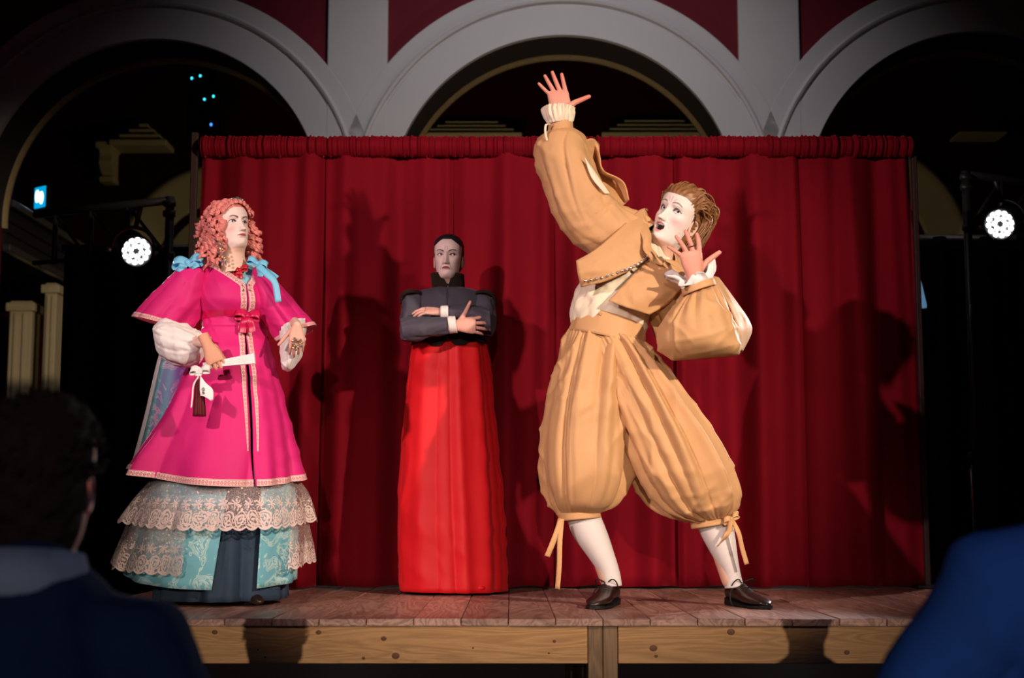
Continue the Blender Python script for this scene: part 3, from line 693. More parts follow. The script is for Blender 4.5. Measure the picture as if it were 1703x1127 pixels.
# ================================================================== HEAD
def sm(e0, e1, x): t = np.clip((x-e0)/(e1-e0), 0, 1); return t*t*(3-2*t)
def gs(x, s): return np.exp(-(x/s)**2)
PRZ = np.array([-.26, -.225, -.20, -.16, -.135, -.120, -.113, -.106, -.095, -.080, -.065, -.045, -.020, .0, .025, .05, .072, .09, .101, .107, .109])
PRF = np.array([.056, .053, .050, .042, .047, .064, .078, .0855, .0885, .0855, .0875, .0875, .0850, .0830, .0895, .088, .078, .057, .036, .018, .001])
PRW = np.array([.076, .073, .070, .054, .051, .049, .048, .0505, .0555, .0600, .0630, .0665, .0695, .071, .0735, .0735, .067, .053, .036, .019, .001])
PRB = np.array([.066, .064, .062, .052, .053, .056, .057, .0590, .0620, .0660, .0710, .0800, .0900, .095, .0990, .0970, .088, .069, .046, .023, .001])
PRE = np.array([1.0, 1.0, 1.0, 1.0, 1.0, 1.05, 1.15, 1.15, 1.1, 1.0, .95, .9, .88, .86, .84, .86, .9, .95, 1, 1, 1])
def head_mesh(ex):
    """local frame: face looks along -y, z up, origin between the eyes on the head axis. ex: expression dict. -> verts, faces, colours, grid shape, eye centres"""
    z = np.concatenate([np.linspace(ex.get('low', -.20), -.12, 26, endpoint=False), np.linspace(-.12, .04, 128, endpoint=False), np.linspace(.04, .109, 44)])
    # azimuth, dense at the front: phi 0 = face, +-pi = back
    q = np.linspace(-1, 1, 240, endpoint=False); phi = PI*(0.42*q + 0.58*np.sign(q)*np.abs(q)**2.6)
    F, Wd, B, E = (np.interp(z, PRZ, p) for p in (PRF, PRW, PRB, PRE))
    def smooth(p):
        k = np.array([1, 2, 3, 2, 1])/9; pp = np.pad(p, 2, mode='edge'); return np.convolve(pp, k, 'valid')
    F, Wd, B, E = map(smooth, (F, Wd, B, E)); Wd = Wd*ex.get('wide', 1.0)
    Z, PH = np.meshgrid(z, phi, indexing='ij'); front = np.cos(PH) > 0
    c = np.abs(np.cos(PH)); s = np.sin(PH)
    X = Wd[:, None]*np.sign(s)*np.abs(s)**0.92
    Yv = np.where(front, -F[:, None]*c**E[:, None], B[:, None]*c**0.95)
    jaw = ex.get('open', 0.0)
    fw = sm(0.05, 0.45, np.cos(PH))
    ax = np.abs(X); d = np.zeros_like(X)
    # nose
    t = np.clip((.014-Z)/.060, 0, 1); nose = ex.get('nose', 1.0)*(.003+.0215*t**1.1)*gs(ax, .0068+.0045*t)*sm(-.0525, -.0465, Z)*sm(.022, .006, Z)
    d += nose + .0045*gs(ax, .008)*gs(Z+.041, .007) + .0085*gs(ax-.0125, .0052)*gs(Z+.0435, .0062)
    d -= .004*gs(ax-.0065, .0032)*gs(Z+.0505, .0022)
    # sockets, brows, cheeks
    d += -.0095*gs(ax-.033, .016)*gs(Z+.001, .0115) - .004*gs(ax-.016, .007)*gs(Z-.004, .010)
    d += .0045*gs(ax-.031, .020)*gs(Z-.019, .0075) + .002*gs(ax, .01)*gs(Z-.018, .008)
    d += .006*gs(ax-.046, .017)*gs(Z+.030, .016) - .003*gs(ax-.047, .013)*gs(Z+.068, .015)
    # mouth and chin
    mz = -.0665; up = .0005*0
    d += .0045*gs(ax, .020)*gs(Z-mz, .016)
    corner = ex.get('corner', 0.0)*(ax/.024)**2
    lz = Z - mz + corner; lw = sm(.0235, .0125, ax)
    go = jaw*np.sqrt(np.clip(1-(ax/.0205)**2, 0, 1))                 # half opening
    d += .0036*lw*gs(lz-.0040-go*0.6, .0036)*(1-.25*gs(ax, .003)) + .0044*lw*gs(lz+.0050+go*1.4, .0042)
    d -= .0042*sm(.027, .021, ax)*gs(lz, .0016)*(1 if jaw == 0 else 0)
    if jaw: 
        mo = sm(1.08, .9, ((lz+.4*jaw)/np.maximum(go, 1e-5))**2)*(go > 0.001); d -= .022*mo
    d += .005*gs(ax, .016)*gs(Z+.097, .011) - .0035*gs(ax, .018)*gs(Z+.083, .006)
    for f_ in ex.get('furrow', ()):               # vertical frown creases
        d -= .0012*gs(X-f_[0]-f_[2]*(Z-f_[1]), .0013)*gs(Z-f_[1], .009)
    # nasolabial fold
    nl = ex.get('fold', .0)
    if nl: d -= nl*gs(ax-(.018+(-.045-Z)*.55), .0025)*sm(-.085, -.06, Z)*sm(-.038, -.048, Z)
    Yv = Yv - d*fw
    # eyes: eyeball shows through an almond opening
    ez, eo = ex.get('eye_z', 0.0), ex.get('eye_open', .0056)
    eyes = []
    dx = ax-.0325
    lid_hi = eo*(1-(np.clip(np.abs(dx)/.0150, 0, 1))**2) + .0010 + .05*dx; lid_lo = -.72*eo*(1-(np.clip(np.abs(dx)/.0150, 0, 1))**2) + .05*dx
    inside = (Z-ez < lid_hi) & (Z-ez > lid_lo) & (np.abs(dx) < .0150) & front
    ref = []
    for sgn in (-1, 1):
        k = np.argmin(np.where(front, (X-sgn*.0325)**2+(Z-ez)**2, 9)); y0 = Yv.ravel()[k]
        eyes.append((sgn*.0325, y0+.0115, ez)); 
    Yv = Yv + np.where(inside, .0055, 0) - .0022*gs(Z-ez-lid_hi-.0018, .0018)*(np.abs(dx) < .018)*fw - .0014*gs(Z-ez-lid_lo+.0016, .0016)*(np.abs(dx) < .017)*fw
    # jaw drop stretches the lower face
    if jaw: Z = Z - jaw*1.3*sm(mz+.004, -.10, Z)*sm(-.19, -.135, Z)*fw
    # ---- paint
    base = np.array(ex['face']); neck = np.array(ex['neck']); C = np.ones(X.shape+(3,))*base
    nk = np.maximum(sm(-.108, -.122, Z), sm(.35, -.05, np.cos(PH))*ex.get('neck_side', .6))
    C = C*(1-nk[..., None]) + neck*nk[..., None]
    def paint(mask, col, k=1.0):
        nonlocal C; mk_ = (np.clip(mask, 0, 1)*k*fw)[..., None]; C = C*(1-mk_) + np.array(col)*mk_
    Z0 = np.repeat(z[:, None], len(phi), 1)
    paint(gs(ax-.045, .016)*gs(Z0+.036, .014), ex.get('blush', (.8, .35, .33)), ex.get('blush_k', .5))
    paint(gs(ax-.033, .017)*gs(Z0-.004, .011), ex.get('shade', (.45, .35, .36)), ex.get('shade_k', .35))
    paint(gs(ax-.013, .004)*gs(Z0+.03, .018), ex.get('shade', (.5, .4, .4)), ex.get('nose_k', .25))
    bt = np.clip((ax-.012)/.036, 0, 1); bz = .0175 + ex.get('brow_in', 0.0)*(1-bt) + ex.get('brow_arch', .006)*np.sin(bt*PI*.85)
    paint(sm(.0032, .0018, np.abs(Z0-bz)-.0012*(1-bt))*sm(.010, .014, ax)*sm(.051, .046, ax), ex.get('brow', (.05, .03, .03)), ex.get('brow_k', .9))
    near = np.minimum(np.abs(Z0-ez-lid_hi), np.abs(Z0-ez-lid_lo)*1.5)
    paint((near < .0019)*(np.abs(dx) < .0168), (.03, .02, .02), ex.get('liner', .85))
    lt = 1-(np.clip(ax/.0215, 0, 1))**2; lipm = (ax < .0215)*(sm(.0068*lt+.0008, .0050*lt, lz-go*.6)*(lz-go*.6 > -.001) + sm(.0080*lt+.0008, .0058*lt, -(lz+go*1.4))*(lz+go*1.4 < .001))
    paint(np.clip(lipm, 0, 1), ex['lips'], .9)
    paint(gs(lz, .0011)*sm(.025, .022, ax), (.12, .02, .02), 0.0 if jaw else .8)
    if jaw: paint(mo, (.03, .004, .004), 1.0)
    for l in ex.get('lines', ()):                 # painted make-up lines x0,z0,x1,z1
        ux, uz = l[2]-l[0], l[3]-l[1]; L2 = ux*ux+uz*uz; tt = np.clip(((X-l[0])*ux+(Z0-l[1])*uz)/L2, 0, 1)
        dd = np.hypot(X-l[0]-tt*ux, Z0-l[1]-tt*uz); paint(sm(.0020, .0008, dd), (.22, .14, .14), .6)
    V = np.stack([X, Yv, Z], -1); n = len(phi)
    Fc = grid_faces(len(z), n, True, False); top = [tuple(range((len(z)-1)*n, len(z)*n))]; Fc += top
    Vv = V.reshape(-1, 3); Cc = C.reshape(-1, 3)
    # ears
    for sgn in (-1, 1):
        ez_ = np.linspace(0, 2*PI, 28, endpoint=False); pr = [(1.0, 0, .0), (1.03, .006, .1), (.92, .009, .2), (.74, .006, .3), (.55, .0035, .4), (.3, .003, .5), (.05, .003, .6)]
        EV = []
        for (k, o, _) in pr:
            for a in ez_:
                ry = .017*k*math.cos(a)*(1+.15*math.sin(a)); rz = .031*k*math.sin(a)
                EV.append((sgn*(.0685*ex.get('wide', 1)+o+.010*math.sin(.5*(a+PI*.0))**2*0+.35*max(0, ry)), .006+ry, -.026+rz))
        EV = np.array(EV); Ef = grid_faces(len(pr), 28, True, sgn > 0); n0 = len(Vv)
        Vv = np.vstack([Vv, EV]); Fc += [tuple(i+n0 for i in f_) for f_ in Ef]; Cc = np.vstack([Cc, np.ones((len(EV), 3))*np.array(ex.get('ear', ex['neck']))])
    return Vv, Fc, Cc, (len(z), n), eyes, V
def axes(fwd, up):
    f = unit(fwd); u = np.asarray(up, float); u = unit(u-f*np.dot(u, f)); x = np.cross(u, f)
    return np.stack([x, -f, u], 1)          # columns: local x, y, z in world
def hair_cap(Vg, maskf, thickf, jag=0.0):
    """scalp shell from the head grid where maskf(X,Y,Z)>0"""
    nz, n, _ = Vg.shape; X, Y, Z = Vg[..., 0], Vg[..., 1], Vg[..., 2]; mk = maskf(X, Y, Z); k = np.clip(mk, -.6, 1)
    c = np.array([0, .005, .01]); dirv = Vg-c; dirv /= np.linalg.norm(dirv, axis=-1)[..., None]
    P = Vg + dirv*(np.where(k > 0, thickf(X, Y, Z), .012)*k)[..., None]
    Fc = [f for f in grid_faces(nz, n, True) if any(k.ravel()[list(f)] > -.45)]
    Fc.append(tuple(range((nz-1)*n, nz*n)))
    used = sorted({i for f in Fc for i in f}); mp = {a: b for b, a in enumerate(used)}
    return P.reshape(-1, 3)[used], [tuple(mp[i] for i in f) for f in Fc]
# ================================================================== HAND
FL = (.074, .082, .076, .060); FX = (.0295, .0098, -.0100, -.0285); FR = (.0088, .0090, .0086, .0075)
def hand(wrist, d, nrm, side, curl=((.2, .3, .2),)*4, spread=(.12, .02, -.08, -.2), thumb=(.75, -.25, .6), tcurl=(.1, .15), s=1.0, wr=.026, pre=.05):
    """wrist point, finger direction, palm normal (palm faces it), side +1 right / -1 left"""
    zl = unit(d); yl = -np.asarray(nrm, float); yl = unit(yl-zl*np.dot(yl, zl)); xl = np.cross(yl, zl)*side
    ms = []
    # palm loft
    st = [(-pre, wr, .021, 0), (0, wr*.98, .0190, 0), (.02, .031, .0185, .002), (.05, .038, .0165, .001), (.078, .0405, .0135, 0), (.092, .037, .010, 0)]
    th = np.linspace(0, 2*PI, 20, endpoint=False); V = []
    for (z, a, b, ox) in st: V += [(ox+a*np.sign(math.cos(q))*abs(math.cos(q))**.8, b*math.sin(q), z) for q in th]
    ms.append((np.array(V), grid_faces(len(st), 20, True)+[tuple(range(20))[::-1], tuple(range(len(V)-20, len(V)))]))
    tips = []
    for i in range(4):
        p = np.array([FX[i], 0.0, .084-.004*abs(i-1.2)]); sp_ = spread[i]; dirv = np.array([math.sin(sp_), 0, math.cos(sp_)]); an = 0.0
        cu = curl[i % len(curl)]; r = FR[i]; ms.append(capsule(p-dirv*.03, p, r*1.05, r*1.05, 12)); pts = [p]
        for k, fr in enumerate((.44, .30, .26)):
            an += cu[k]; dv = dirv*math.cos(an) + np.array([0, -1, 0])*math.sin(an); q = p + dv*FL[i]*fr; r2 = r*(.93 if k < 2 else .85)
            ms.append(capsule(p, q, r, r2, 12)); p, r = q, r2; pts.append(p)
        tips.append(pts)
    td = unit(thumb); p = np.array([.024, -.006, .022]); q = p + td*.040; ms.append(capsule(p, q, .0145, .0105, 12))
    t2 = unit(td + np.array([-.3, -.2, .5])*tcurl[0]*2); q2 = q + t2*.033; ms.append(capsule(q, q2, .0105, .0093, 12))
    t3 = unit(t2 + np.array([.3, -.1, .1])*tcurl[1]*2); q3 = q2 + t3*.024; ms.append(capsule(q2, q3, .0093, .0078, 12))
    v, f = join(*ms); v, f = remesh(v, f, .0021, 3)
    A = np.stack([xl, yl, zl], 1); P = (v*s)@A.T + np.asarray(wrist)
    if side < 0: f = [q[::-1] for q in f]
    TF = [[A@(np.array(x)*s)+np.asarray(wrist) for x in t] for t in tips]
    return P, f, v, TF
def hand_col(v, base, tip):
    k = np.clip((v[:, 2]-.07)/.08, 0, 1)*.8; k = np.maximum(k, np.clip((v[:, 0]-.05)/.04, 0, .8)); return np.array(base)*(1-k[:, None]) + np.array(tip)*k[:, None]
def body_mesh(caps, vox=.009):
    v, f = join(*[capsule(*c) for c in caps]); return remesh(v, f, vox, 3)
def person_body(root, headinfo, hands, caps, skin):
    """one body mesh: head with face, trunk and limbs, hands"""
    V, Fc, C = [], [], []; n = 0
    for v, f, c in [headinfo] + hands:
        V.append(v); Fc += [tuple(i+n for i in q) for q in f]; C.append(c); n += len(v)
    v, f = body_mesh(caps); V.append(v); Fc += [tuple(i+n for i in q) for q in f]; C.append(np.ones((len(v), 3))*np.array(skin))
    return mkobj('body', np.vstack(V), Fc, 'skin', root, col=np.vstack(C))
def eyeballs(root, body, eyes, A, org, s, gaze):
    gz = unit(gaze)
    for e in eyes:
        c = org + A@(np.array(e)*s); r = .0122*s
        t = unit(np.cross(gz, (0, 0, 1))); b = np.cross(t, gz); V = [c+gz*r]; mi = []; Fc = []; an = [.0, .12, .2, .30, .42, .6, .9, 1.3, 1.8, 2.4, 3.1]; n = 20
        V = []
        for a in an:
            for j in range(n):
                q = 2*PI*j/n; V.append(c + gz*r*math.cos(a) + (t*math.cos(q)+b*math.sin(q))*r*max(math.sin(a), 1e-3))
        Fc = grid_faces(len(an), n, True); mi = []
        for i in range(len(an)-1): mi += [2 if i < 2 else 1 if i < 4 else 0]*n
        mkobj('eye', V, Fc, 'sclera', body, mats=['sclera', 'iris', 'pupil'], mi=mi)
def bow(name, c, size, mt, parent, tilt=0.0, tails=((-.4, -1), (.4, -1)), tl=1.6, wd=.35):
    """ribbon bow: two loops, knot, two tails"""
    c = np.asarray(c, float); ct, st_ = math.cos(tilt), math.sin(tilt)
    def L(a, y, b): return c + np.array([a*ct-b*st_, y, a*st_+b*ct])*size
    v, f = sphere(c+(0, -.15*size, 0), (size*.22, size*.2, size*.22), 12, 8); k = mkobj(name, v, f, mt, parent)
    for s in (-1, 1):
        ribbon('loop', [L(0, 0, 0), L(s*.5, -.25, .28), L(s*1.0, -.12, .2), L(s*1.0, .1, -.1), L(s*.5, -.02, -.12), L(0, 0, 0)], size*wd*1.5, mt, k, (0.15, .5, 1), .0015)
    for (a, b) in tails: ribbon('tail', [L(0, -.1, 0), L(a*.5, -.3, b*.35*tl), L(a*.9, -.22, b*.7*tl), L(a, -.25, b*tl)], size*wd*1.4, mt, k, (1, 0, .2), .0015)
    return k
# ================================================================== WOMAN IN PINK
YP = 6.0
pk = empty('person', (W(362, 1000, YP)[0], YP, 0), 'woman with curly pink hair in a magenta robe over lace skirts, holding a fan', 'person')
ex = dict(face=(.74, .60, .56), neck=(.72, .49, .40), lips=(.45, .05, .06), brow=(.07, .03, .03), brow_in=-.0035, brow_arch=.0055, corner=-.0025*-1, blush=(.75, .28, .24), blush_k=.55,
          shade=(.42, .30, .32), shade_k=.35, eye_open=.0058, liner=.9, wide=1.03, low=-.225)
hv, hf, hc, gsh, eyes, Vg = head_mesh(ex)
A = axes((.70, -.70, .16), (-.12, 0.05, 1)); sH = .93
eyeP = W(400, 367, YP-.10); org = eyeP - A@np.array([0, -.085, 0])*sH
Hw = lambda v: (np.asarray(v)*sH)@A.T + org
hands = []
# right hand (viewer's left) grips the fan; left hand hangs with a ring
fanA, fanB = W(338, 608, YP-.292), W(424, 596, YP-.318)
P1, f1, l1, T1 = hand(W(345, 573, YP-.305), (.46, -.10, -.88), (.02, .99, -.12), +1, curl=((.35, 1.6, 1.2), (.35, 1.6, 1.2), (.35, 1.6, 1.2), (.35, 1.6, 1.2)), spread=(.06, .01, -.04, -.08), thumb=(.15, -.75, .75), s=.90)
hands.append((P1, f1, hand_col(l1, (.62, .31, .20), (.60, .28, .19))))
P2, f2, l2, T2 = hand(W(494, 541, YP-.20), (.04, -.18, -1), (-.25, 1, .0), -1, curl=((.25, .5, .3), (.35, .6, .3), (.35, .6, .3), (.3, .5, .3)), spread=(.05, .02, -.02, -.07), thumb=(.75, -.35, .75), s=.82, pre=.004, wr=.024)
hands.append((P2, f2, hand_col(l2, (.66, .36, .28), (.66, .34, .28))))
w_ = lambda a, b, dy=0: W(a, b, YP+dy)
caps = [(w_(385, 470), w_(388, 530), .10, .085), (w_(388, 530), w_(385, 590), .095, .12), (w_(345, 460), w_(430, 460), .05, .05),
        (w_(340, 462), w_(282, 555, -.08), .045, .038), (w_(282, 555, -.08), W(345, 573, YP-.305), .034, .018), (w_(435, 462), w_(482, 530, .02), .045, .036), (w_(482, 530, .02), W(494, 541, YP-.20), .034, .0195),
        (w_(365, 600), w_(360, 820), .085, .055), (w_(360, 820), w_(355, 975), .05, .035), (w_(405, 600), w_(405, 820), .085, .055), (w_(405, 820), w_(408, 975), .05, .035), (w_(386, 460), org+A@np.array([0, .01, -.15])*sH, .06, .05)]
body = person_body(pk, (Hw(hv), hf, hc), hands, caps, (.72, .49, .40))
eyeballs(pk, body, eyes, A, org, sH, (.72, -.55, .25))
# ---- hair
cv, cf = hair_cap(Vg, lambda X, Y, Z: np.minimum(1, np.maximum((Z-.066-.1*X+.55*np.maximum(0, np.abs(X)-.030))*40, np.minimum((Y+.030+.3*(.06-Z)*(Z > 0))*30, (Z+.09)*60))), lambda X, Y, Z: .016+.005*np.sin(X*190)*np.sin(Z*170+Y*150))
hair = mkobj('hair', Hw(cv), cf, 'pink_hair', pk)
ri = np.random.default_rng(5); ms = []
def ringlet(p, length, R, r, turns, sway=(0, 0, 0), ph=0.0, n=56):
    t = np.linspace(0, 1, n); t = t + .02*np.sin(t*PI*ri.uniform(2, 5)); sw2 = ri.normal(0, .010, 3); sw2[2] = 0
    for k, (dr, dp) in enumerate(((0, 0), (.25, .55), (-.2, -.5))):
        a = ph + dp*.5 + 2*PI*turns*t; env = np.minimum(1, t*6)*(1-.30*t)*R*(1+dr*.6)
        P = np.asarray(p) + np.outer(t, np.array([0, 0, -length])+np.asarray(sway)) + np.outer(np.sin(t*PI*1.3), sw2) + np.stack([np.cos(a)*env, np.sin(a)*env, dp*.006+0*t], 1)
        ms.append(tube(P, r*.62*np.minimum(1, (1-t)*7+.2)*np.minimum(1, t*10+.4), 5))
def rosette(c, n_, R, turns=2.3, r=.0055):
    n_ = unit(n_); t1 = unit(np.cross(n_, (0.1, .2, 1))); t2 = np.cross(n_, t1); t = np.linspace(0, 1, 40)
    for k in range(2):
        a = 2*PI*turns*t+k*.4; q = R*(1-.8*t)*(1-.16*k)
        ms.append(tube(np.asarray(c) + np.outer(np.cos(a)*q, t1) + np.outer(np.sin(a)*q, t2) + np.outer(.010*t+.004*k, n_), r*.62*(1-.3*t), 5))
for k in range(105):
    az = ri.uniform(.95, 2*PI-.95); lev = ri.uniform(-.06, .085)
    rr = .088*math.sqrt(max(.12, 1-((lev-.01)/.105)**2)); loc = np.array([math.sin(az)*rr*.98, -math.cos(az)*rr*1.12+.005, lev])
    out = unit([math.sin(az), -math.cos(az), .1]); p = Hw(loc + out*ri.uniform(.002, .018)); sw = (A@out)*ri.uniform(-.01, .05); sw[2] = 0
    ringlet(p, ri.uniform(.05, .15)*(1 if lev < .03 else .6), ri.uniform(.008, .016), ri.uniform(.0045, .0075), ri.uniform(2, 5), sw, ri.uniform(0, 6))
for k in range(36):      # longer ringlets to the shoulders
    az = ri.uniform(1.2, 2*PI-1.2); loc = np.array([math.sin(az)*.082, -math.cos(az)*.09, ri.uniform(-.08, -.01)]); out = unit([math.sin(az), -math.cos(az), 0])
    p = Hw(loc+out*ri.uniform(.0, .018)); sw = (A@out)*ri.uniform(.0, .06); sw[2] = 0
    ringlet(p, ri.uniform(.08, .165), ri.uniform(.009, .015), ri.uniform(.005, .0075), ri.uniform(3, 6), sw, ri.uniform(0, 6), 70)
for (px, py, dy) in ((423, 428, .02), (428, 436, .03), (416, 434, .0), (422, 412, .03), (419, 400, .02), (421, 388, .02)):
    ringlet(W(px, py-12, YP-.02+dy), .06, .009, .006, 4, (0, 0, 0), ri.uniform(0, 6))
for k in range(64):
    az = ri.uniform(.70, 2*PI-.70); lev = ri.uniform(.01, .105); rr = .090*math.sqrt(max(.05, 1-((lev-.01)/.112)**2))
    out = np.array([math.sin(az)*rr, -math.cos(az)*rr*1.1, lev*.9]); rosette(Hw(np.array([0, .004, 0])+out*1.05+unit(out)*.010), A@unit(unit(out)+ri.normal(0, .4, 3)), ri.uniform(.009, .018))
for k in range(10):   # front edge rolled back from the forehead
    a = -1.35+2.7*k/9; c = np.array([math.sin(a)*.070, -.052-.028*math.cos(a), .074+.014*math.cos(a)-.03*math.sin(a)**2])
    rosette(Hw(c), A@unit([math.sin(a), -.4, .7]), .013, 2.0, .0065)
for k in range(60):   # loose fly-away hairs
    az = ri.uniform(1.5, 2*PI-1.5); out = unit([math.sin(az), -math.cos(az), ri.uniform(-.3, .9)]); p0 = np.array([0, .005, 0])+out*np.array([.092, .105, .10]); t = np.linspace(0, 1, 12)
    P = p0 + np.outer(t, out*ri.uniform(.015, .04)+np.array([0, 0, -.03])) + .006*np.stack([np.sin(t*7+k), np.cos(t*6+k), 0*t], 1); ms.append(tube(Hw(P), .0008, 4))
v, f = join(*ms); cu = mkobj('curls', v, f, 'pink_hair', hair); cu['kind'] = 'stuff'
# tiara
ti = None
for k in range(7):
    a = -.42+.84*k/6; q = Hw((math.sin(a)*.072+.004, -.058-.02*math.cos(a), .100)); hgt = .006+.005*math.exp(-((k-3)/1.6)**2)
    v, f = sphere(q+(0, 0, hgt*.4), (.004, .004, hgt), 8, 6)
    if ti is None: ti = mkobj('tiara', v, f, 'crystal', pk)
    else: mkobj('crystal', v, f, 'crystal', ti)
# earring: five strands of small drops
er = None
for s_ in range(3):
    for q in range(6):
        c = W(358+s_*4.2+q*1.8, 398+q*7.0+s_*1.5, YP-.150-.008*s_); v, f = sphere(c, (.0052, .004, .0065), 8, 6)
        if er is None: er = mkobj('earring', v, f, 'crystal', pk)
        else: mkobj('drop', v, f, 'crystal' if q % 2 else 'gold', er)
# ---- navy underskirt
def pleats(k, amp, p=0.0, pw=1.0, ph=0.0):
    return lambda th, t: amp*(t**pw)*(np.cos(k*th+ph+.7*np.sin(2*th+p)) + .45*np.cos((k*1.9+.3)*th+2*p))
S = Surf([(335, 560, 445, 560, .11), (300, 700, 465, 700, .18), (272, 850, 474, 850, .25), (262, 994, 477, 994, .29)], YP, fsum(pleats(11, .02, .4), folds(3, 12, .11, (.08, .14), .1, 'grow')))
surfobj('underskirt', S, 'navy_cloth', pk, n=160, m=40)
# ---- damask skirt, open at the front
FC = -1.06
S = Surf([(343, 556, 435, 556, .10), (298, 700, 466, 700, .185), (243, 830, 492, 835, .285), (206, 946, 492, 962, .345)], YP, fsum(pleats(6, .02, 1.2), folds(4, 8, .06, (.1, .2), .1, 'grow')), lambda th, t: -.045*t**2*np.maximum(0, -np.sin(th)))
dm = surfobj('damask_skirt', S, 'damask', pk, n=160, m=40, a0=lambda t: FC+.16+.08*t, a1=lambda t: FC-.25-.04*t+2*PI)
# ---- two lace tiers with scalloped hems
def lace(name, st, k, ph, rep, t0=0.0):
    S = Surf(st, YP, fsum(pleats(k, .02, ph), folds(k*7, 10, .075, (.07, .15), .1, 'grow')), lambda th, t: -.04*t**2*np.maximum(0, -np.sin(th)))
    n, m_ = 480, 26; v, f, uv = S.mesh(n=n, m=m_, a0=0, a1=2*PI-1e-4)
    uv = uv.copy(); uv[:, 0] *= rep
    sc = np.abs(np.sin(uv[:, 0]*PI))**.7; v[:, 2] -= .014*sc*np.clip((uv[:, 1]-.8)*5, 0, 1)
    o = mkobj(name, v, f, 'lace', pk, uv=uv); return o, v.reshape(m_, n, 3)
l1o, lv = lace('upper_lace', [(275, 775, 478, 778, .225), (238, 815, 506, 815, .31), (206, 856, 518, 862, .372)], 7, .5, 46)
l2o, lv2 = lace('lower_lace', [(228, 835, 505, 838, .31), (208, 885, 515, 890, .37), (188, 928, 519, 930, .405)], 8, 2.1, 46)
# the lower lace opens at the front: cut the front faces away
me = l2o.data; import bmesh
bm = bmesh.new(); bm.from_mesh(me); mid = W(440, 900, 5.6)[0]-ORG[l2o.name][0]; lo_ = W(306, 900, 5.6)[0]-ORG[l2o.name][0]; hi_ = W(468, 900, 5.6)[0]-ORG[l2o.name][0]
dl = [q for q in bm.faces if q.calc_center_median().y < -.1 and lo_ < q.calc_center_median().x < hi_]
bmesh.ops.delete(bm, geom=dl, context='FACES'); bm.to_mesh(me); bm.free()
# ---- robe: overskirt and bodice, open down the front
def skf(th, t): return t**1.4*(.050*np.cos(5*th+.6) + .034*np.cos(9*th+1.9) + .09*np.exp(-((np.mod(th+PI*.5, 2*PI)-PI*.5-2*PI+2.55+2*PI)/.11)**2)*0) + .20*t**1.2*np.exp(-((np.angle(np.exp(1j*(th+2.42))))/.12)**2) - .05*t*np.exp(-((np.angle(np.exp(1j*(th+2.72))))/.12)**2)
SK = Surf([(338, 545, 441, 548, .118), (318, 600, 456, 602, .165), (282, 685, 480, 690, .235), (245, 745, 496, 750, .29), (226, 780, 505, 787, .325)], YP, fsum(skf, folds(21, 8, .14, (.10, .20), .12, 'grow')), lambda th, t: -.065*t**2.5*np.maximum(0, -np.sin(th-.25)))
gap = lambda t: .012+.035*np.exp(-((t-.35)/.3)**2)
robe = surfobj('robe_skirt', SK, 'magenta', pk, n=220, m=60, a0=lambda t: FC+.5*gap(t)+.10*t, a1=lambda t: FC-.9*gap(t)-.0+.10*t+2*PI)
v, f, uv = hemuv(SK, .945, 1.0, n=420, off=.0045, a0=FC+.115, a1=FC+.085+2*PI); mkobj('hem_trim', v, f, 'scroll_trim', robe, uv=uv)
for s_, g_ in ((1, .5), (-1, -.9)):
    pth = [(FC+g_*gap(t)+.10*t+s_*(.105-.075*t), t) for t in np.linspace(0, .72, 8)]
    v, f, uv = SK.strip(pth, .026, .0045, 90); n5 = v.reshape(-1, 5, 3); kk = np.linspace(1, .25, 90)[:, None, None]; cc_ = n5.mean(1, keepdims=True)
    mkobj('front_trim', (cc_+(n5-cc_)*kk).reshape(-1, 3), f, 'scroll_trim', robe, uv=uv)
BD = Surf([(343, 441, 431, 444, .075), (334, 455, 440, 457, .105), (331, 480, 448, 482, .135, -.015), (331, 505, 452, 508, .14, -.02), (336, 530, 444, 531, .118), (338, 549, 441, 551, .117)], YP, fsum(folds(31, 12, .020, (.06, .14), 1.2, 'diag'), folds(32, 14, .02, (.05, .1), .4, 'bottom')))
vg = lambda t: np.maximum(.012, .95*(1-t/.40))
bod = surfobj('bodice', BD, 'magenta', pk, n=200, m=50, a0=lambda t: FC+vg(t)*.75, a1=lambda t: FC-vg(t)*1.25+2*PI)
CH = Surf([(356, 441, 418, 442, .076), (346, 448, 429, 449, .092), (340, 462, 434, 462, .10), (336, 485, 442, 485, .12, -.012), (338, 520, 440, 520, .11)], YP)
surfobj('chemise', CH, 'chemise_blue', pk, n=80, m=24)
for s_, g_ in ((1, .75), (-1, -1.25)):
    pth = [(FC+g_*float(vg(np.array(t)))+s_*.10*(1 if t > .05 else 1), t) for t in (0.0, .08, .16, .24, .32, .40, .5, .6, .72, .85, 1.0)]
    v, f, uv = BD.strip(pth, .024, .005, 90); mkobj('front_trim', v, f, 'scroll_trim', bod, uv=uv)
for (a, t) in ((FC+.07, .40), (FC-.12, .41), (FC+.06, .46), (FC-.11, .47)):
    q = BD.ev(np.array([a]), np.array([t]), .008)[0]; v, f = sphere(q, .005, 8, 6); mkobj('rhinestone', v, f, 'crystal', bod)
# sash and bow
v, f, uv = BD.strip([(a, .79+.02*math.sin(a)) for a in np.linspace(FC, FC+2*PI, 30)], .030, .006, 120); o = mkobj('sash', v, f, 'magenta_satin', pk, uv=uv)
q = BD.ev(np.array([FC]), np.array([.80]), .02)[0]; bow('sash_bow', q+(0, -.01, -.004), .048, 'magenta_satin', pk, -.1, ((-.25, -1), (.55, -.9)), 1.5, .5)
q = CH.ev(np.array([FC-.12]), np.array([.40]), .016)[0]; bow('neck_bow', q, .030, 'crimson_ribbon', pk, .3, ((-.7, -.75), (-.1, -1.0)), 1.3, .4)
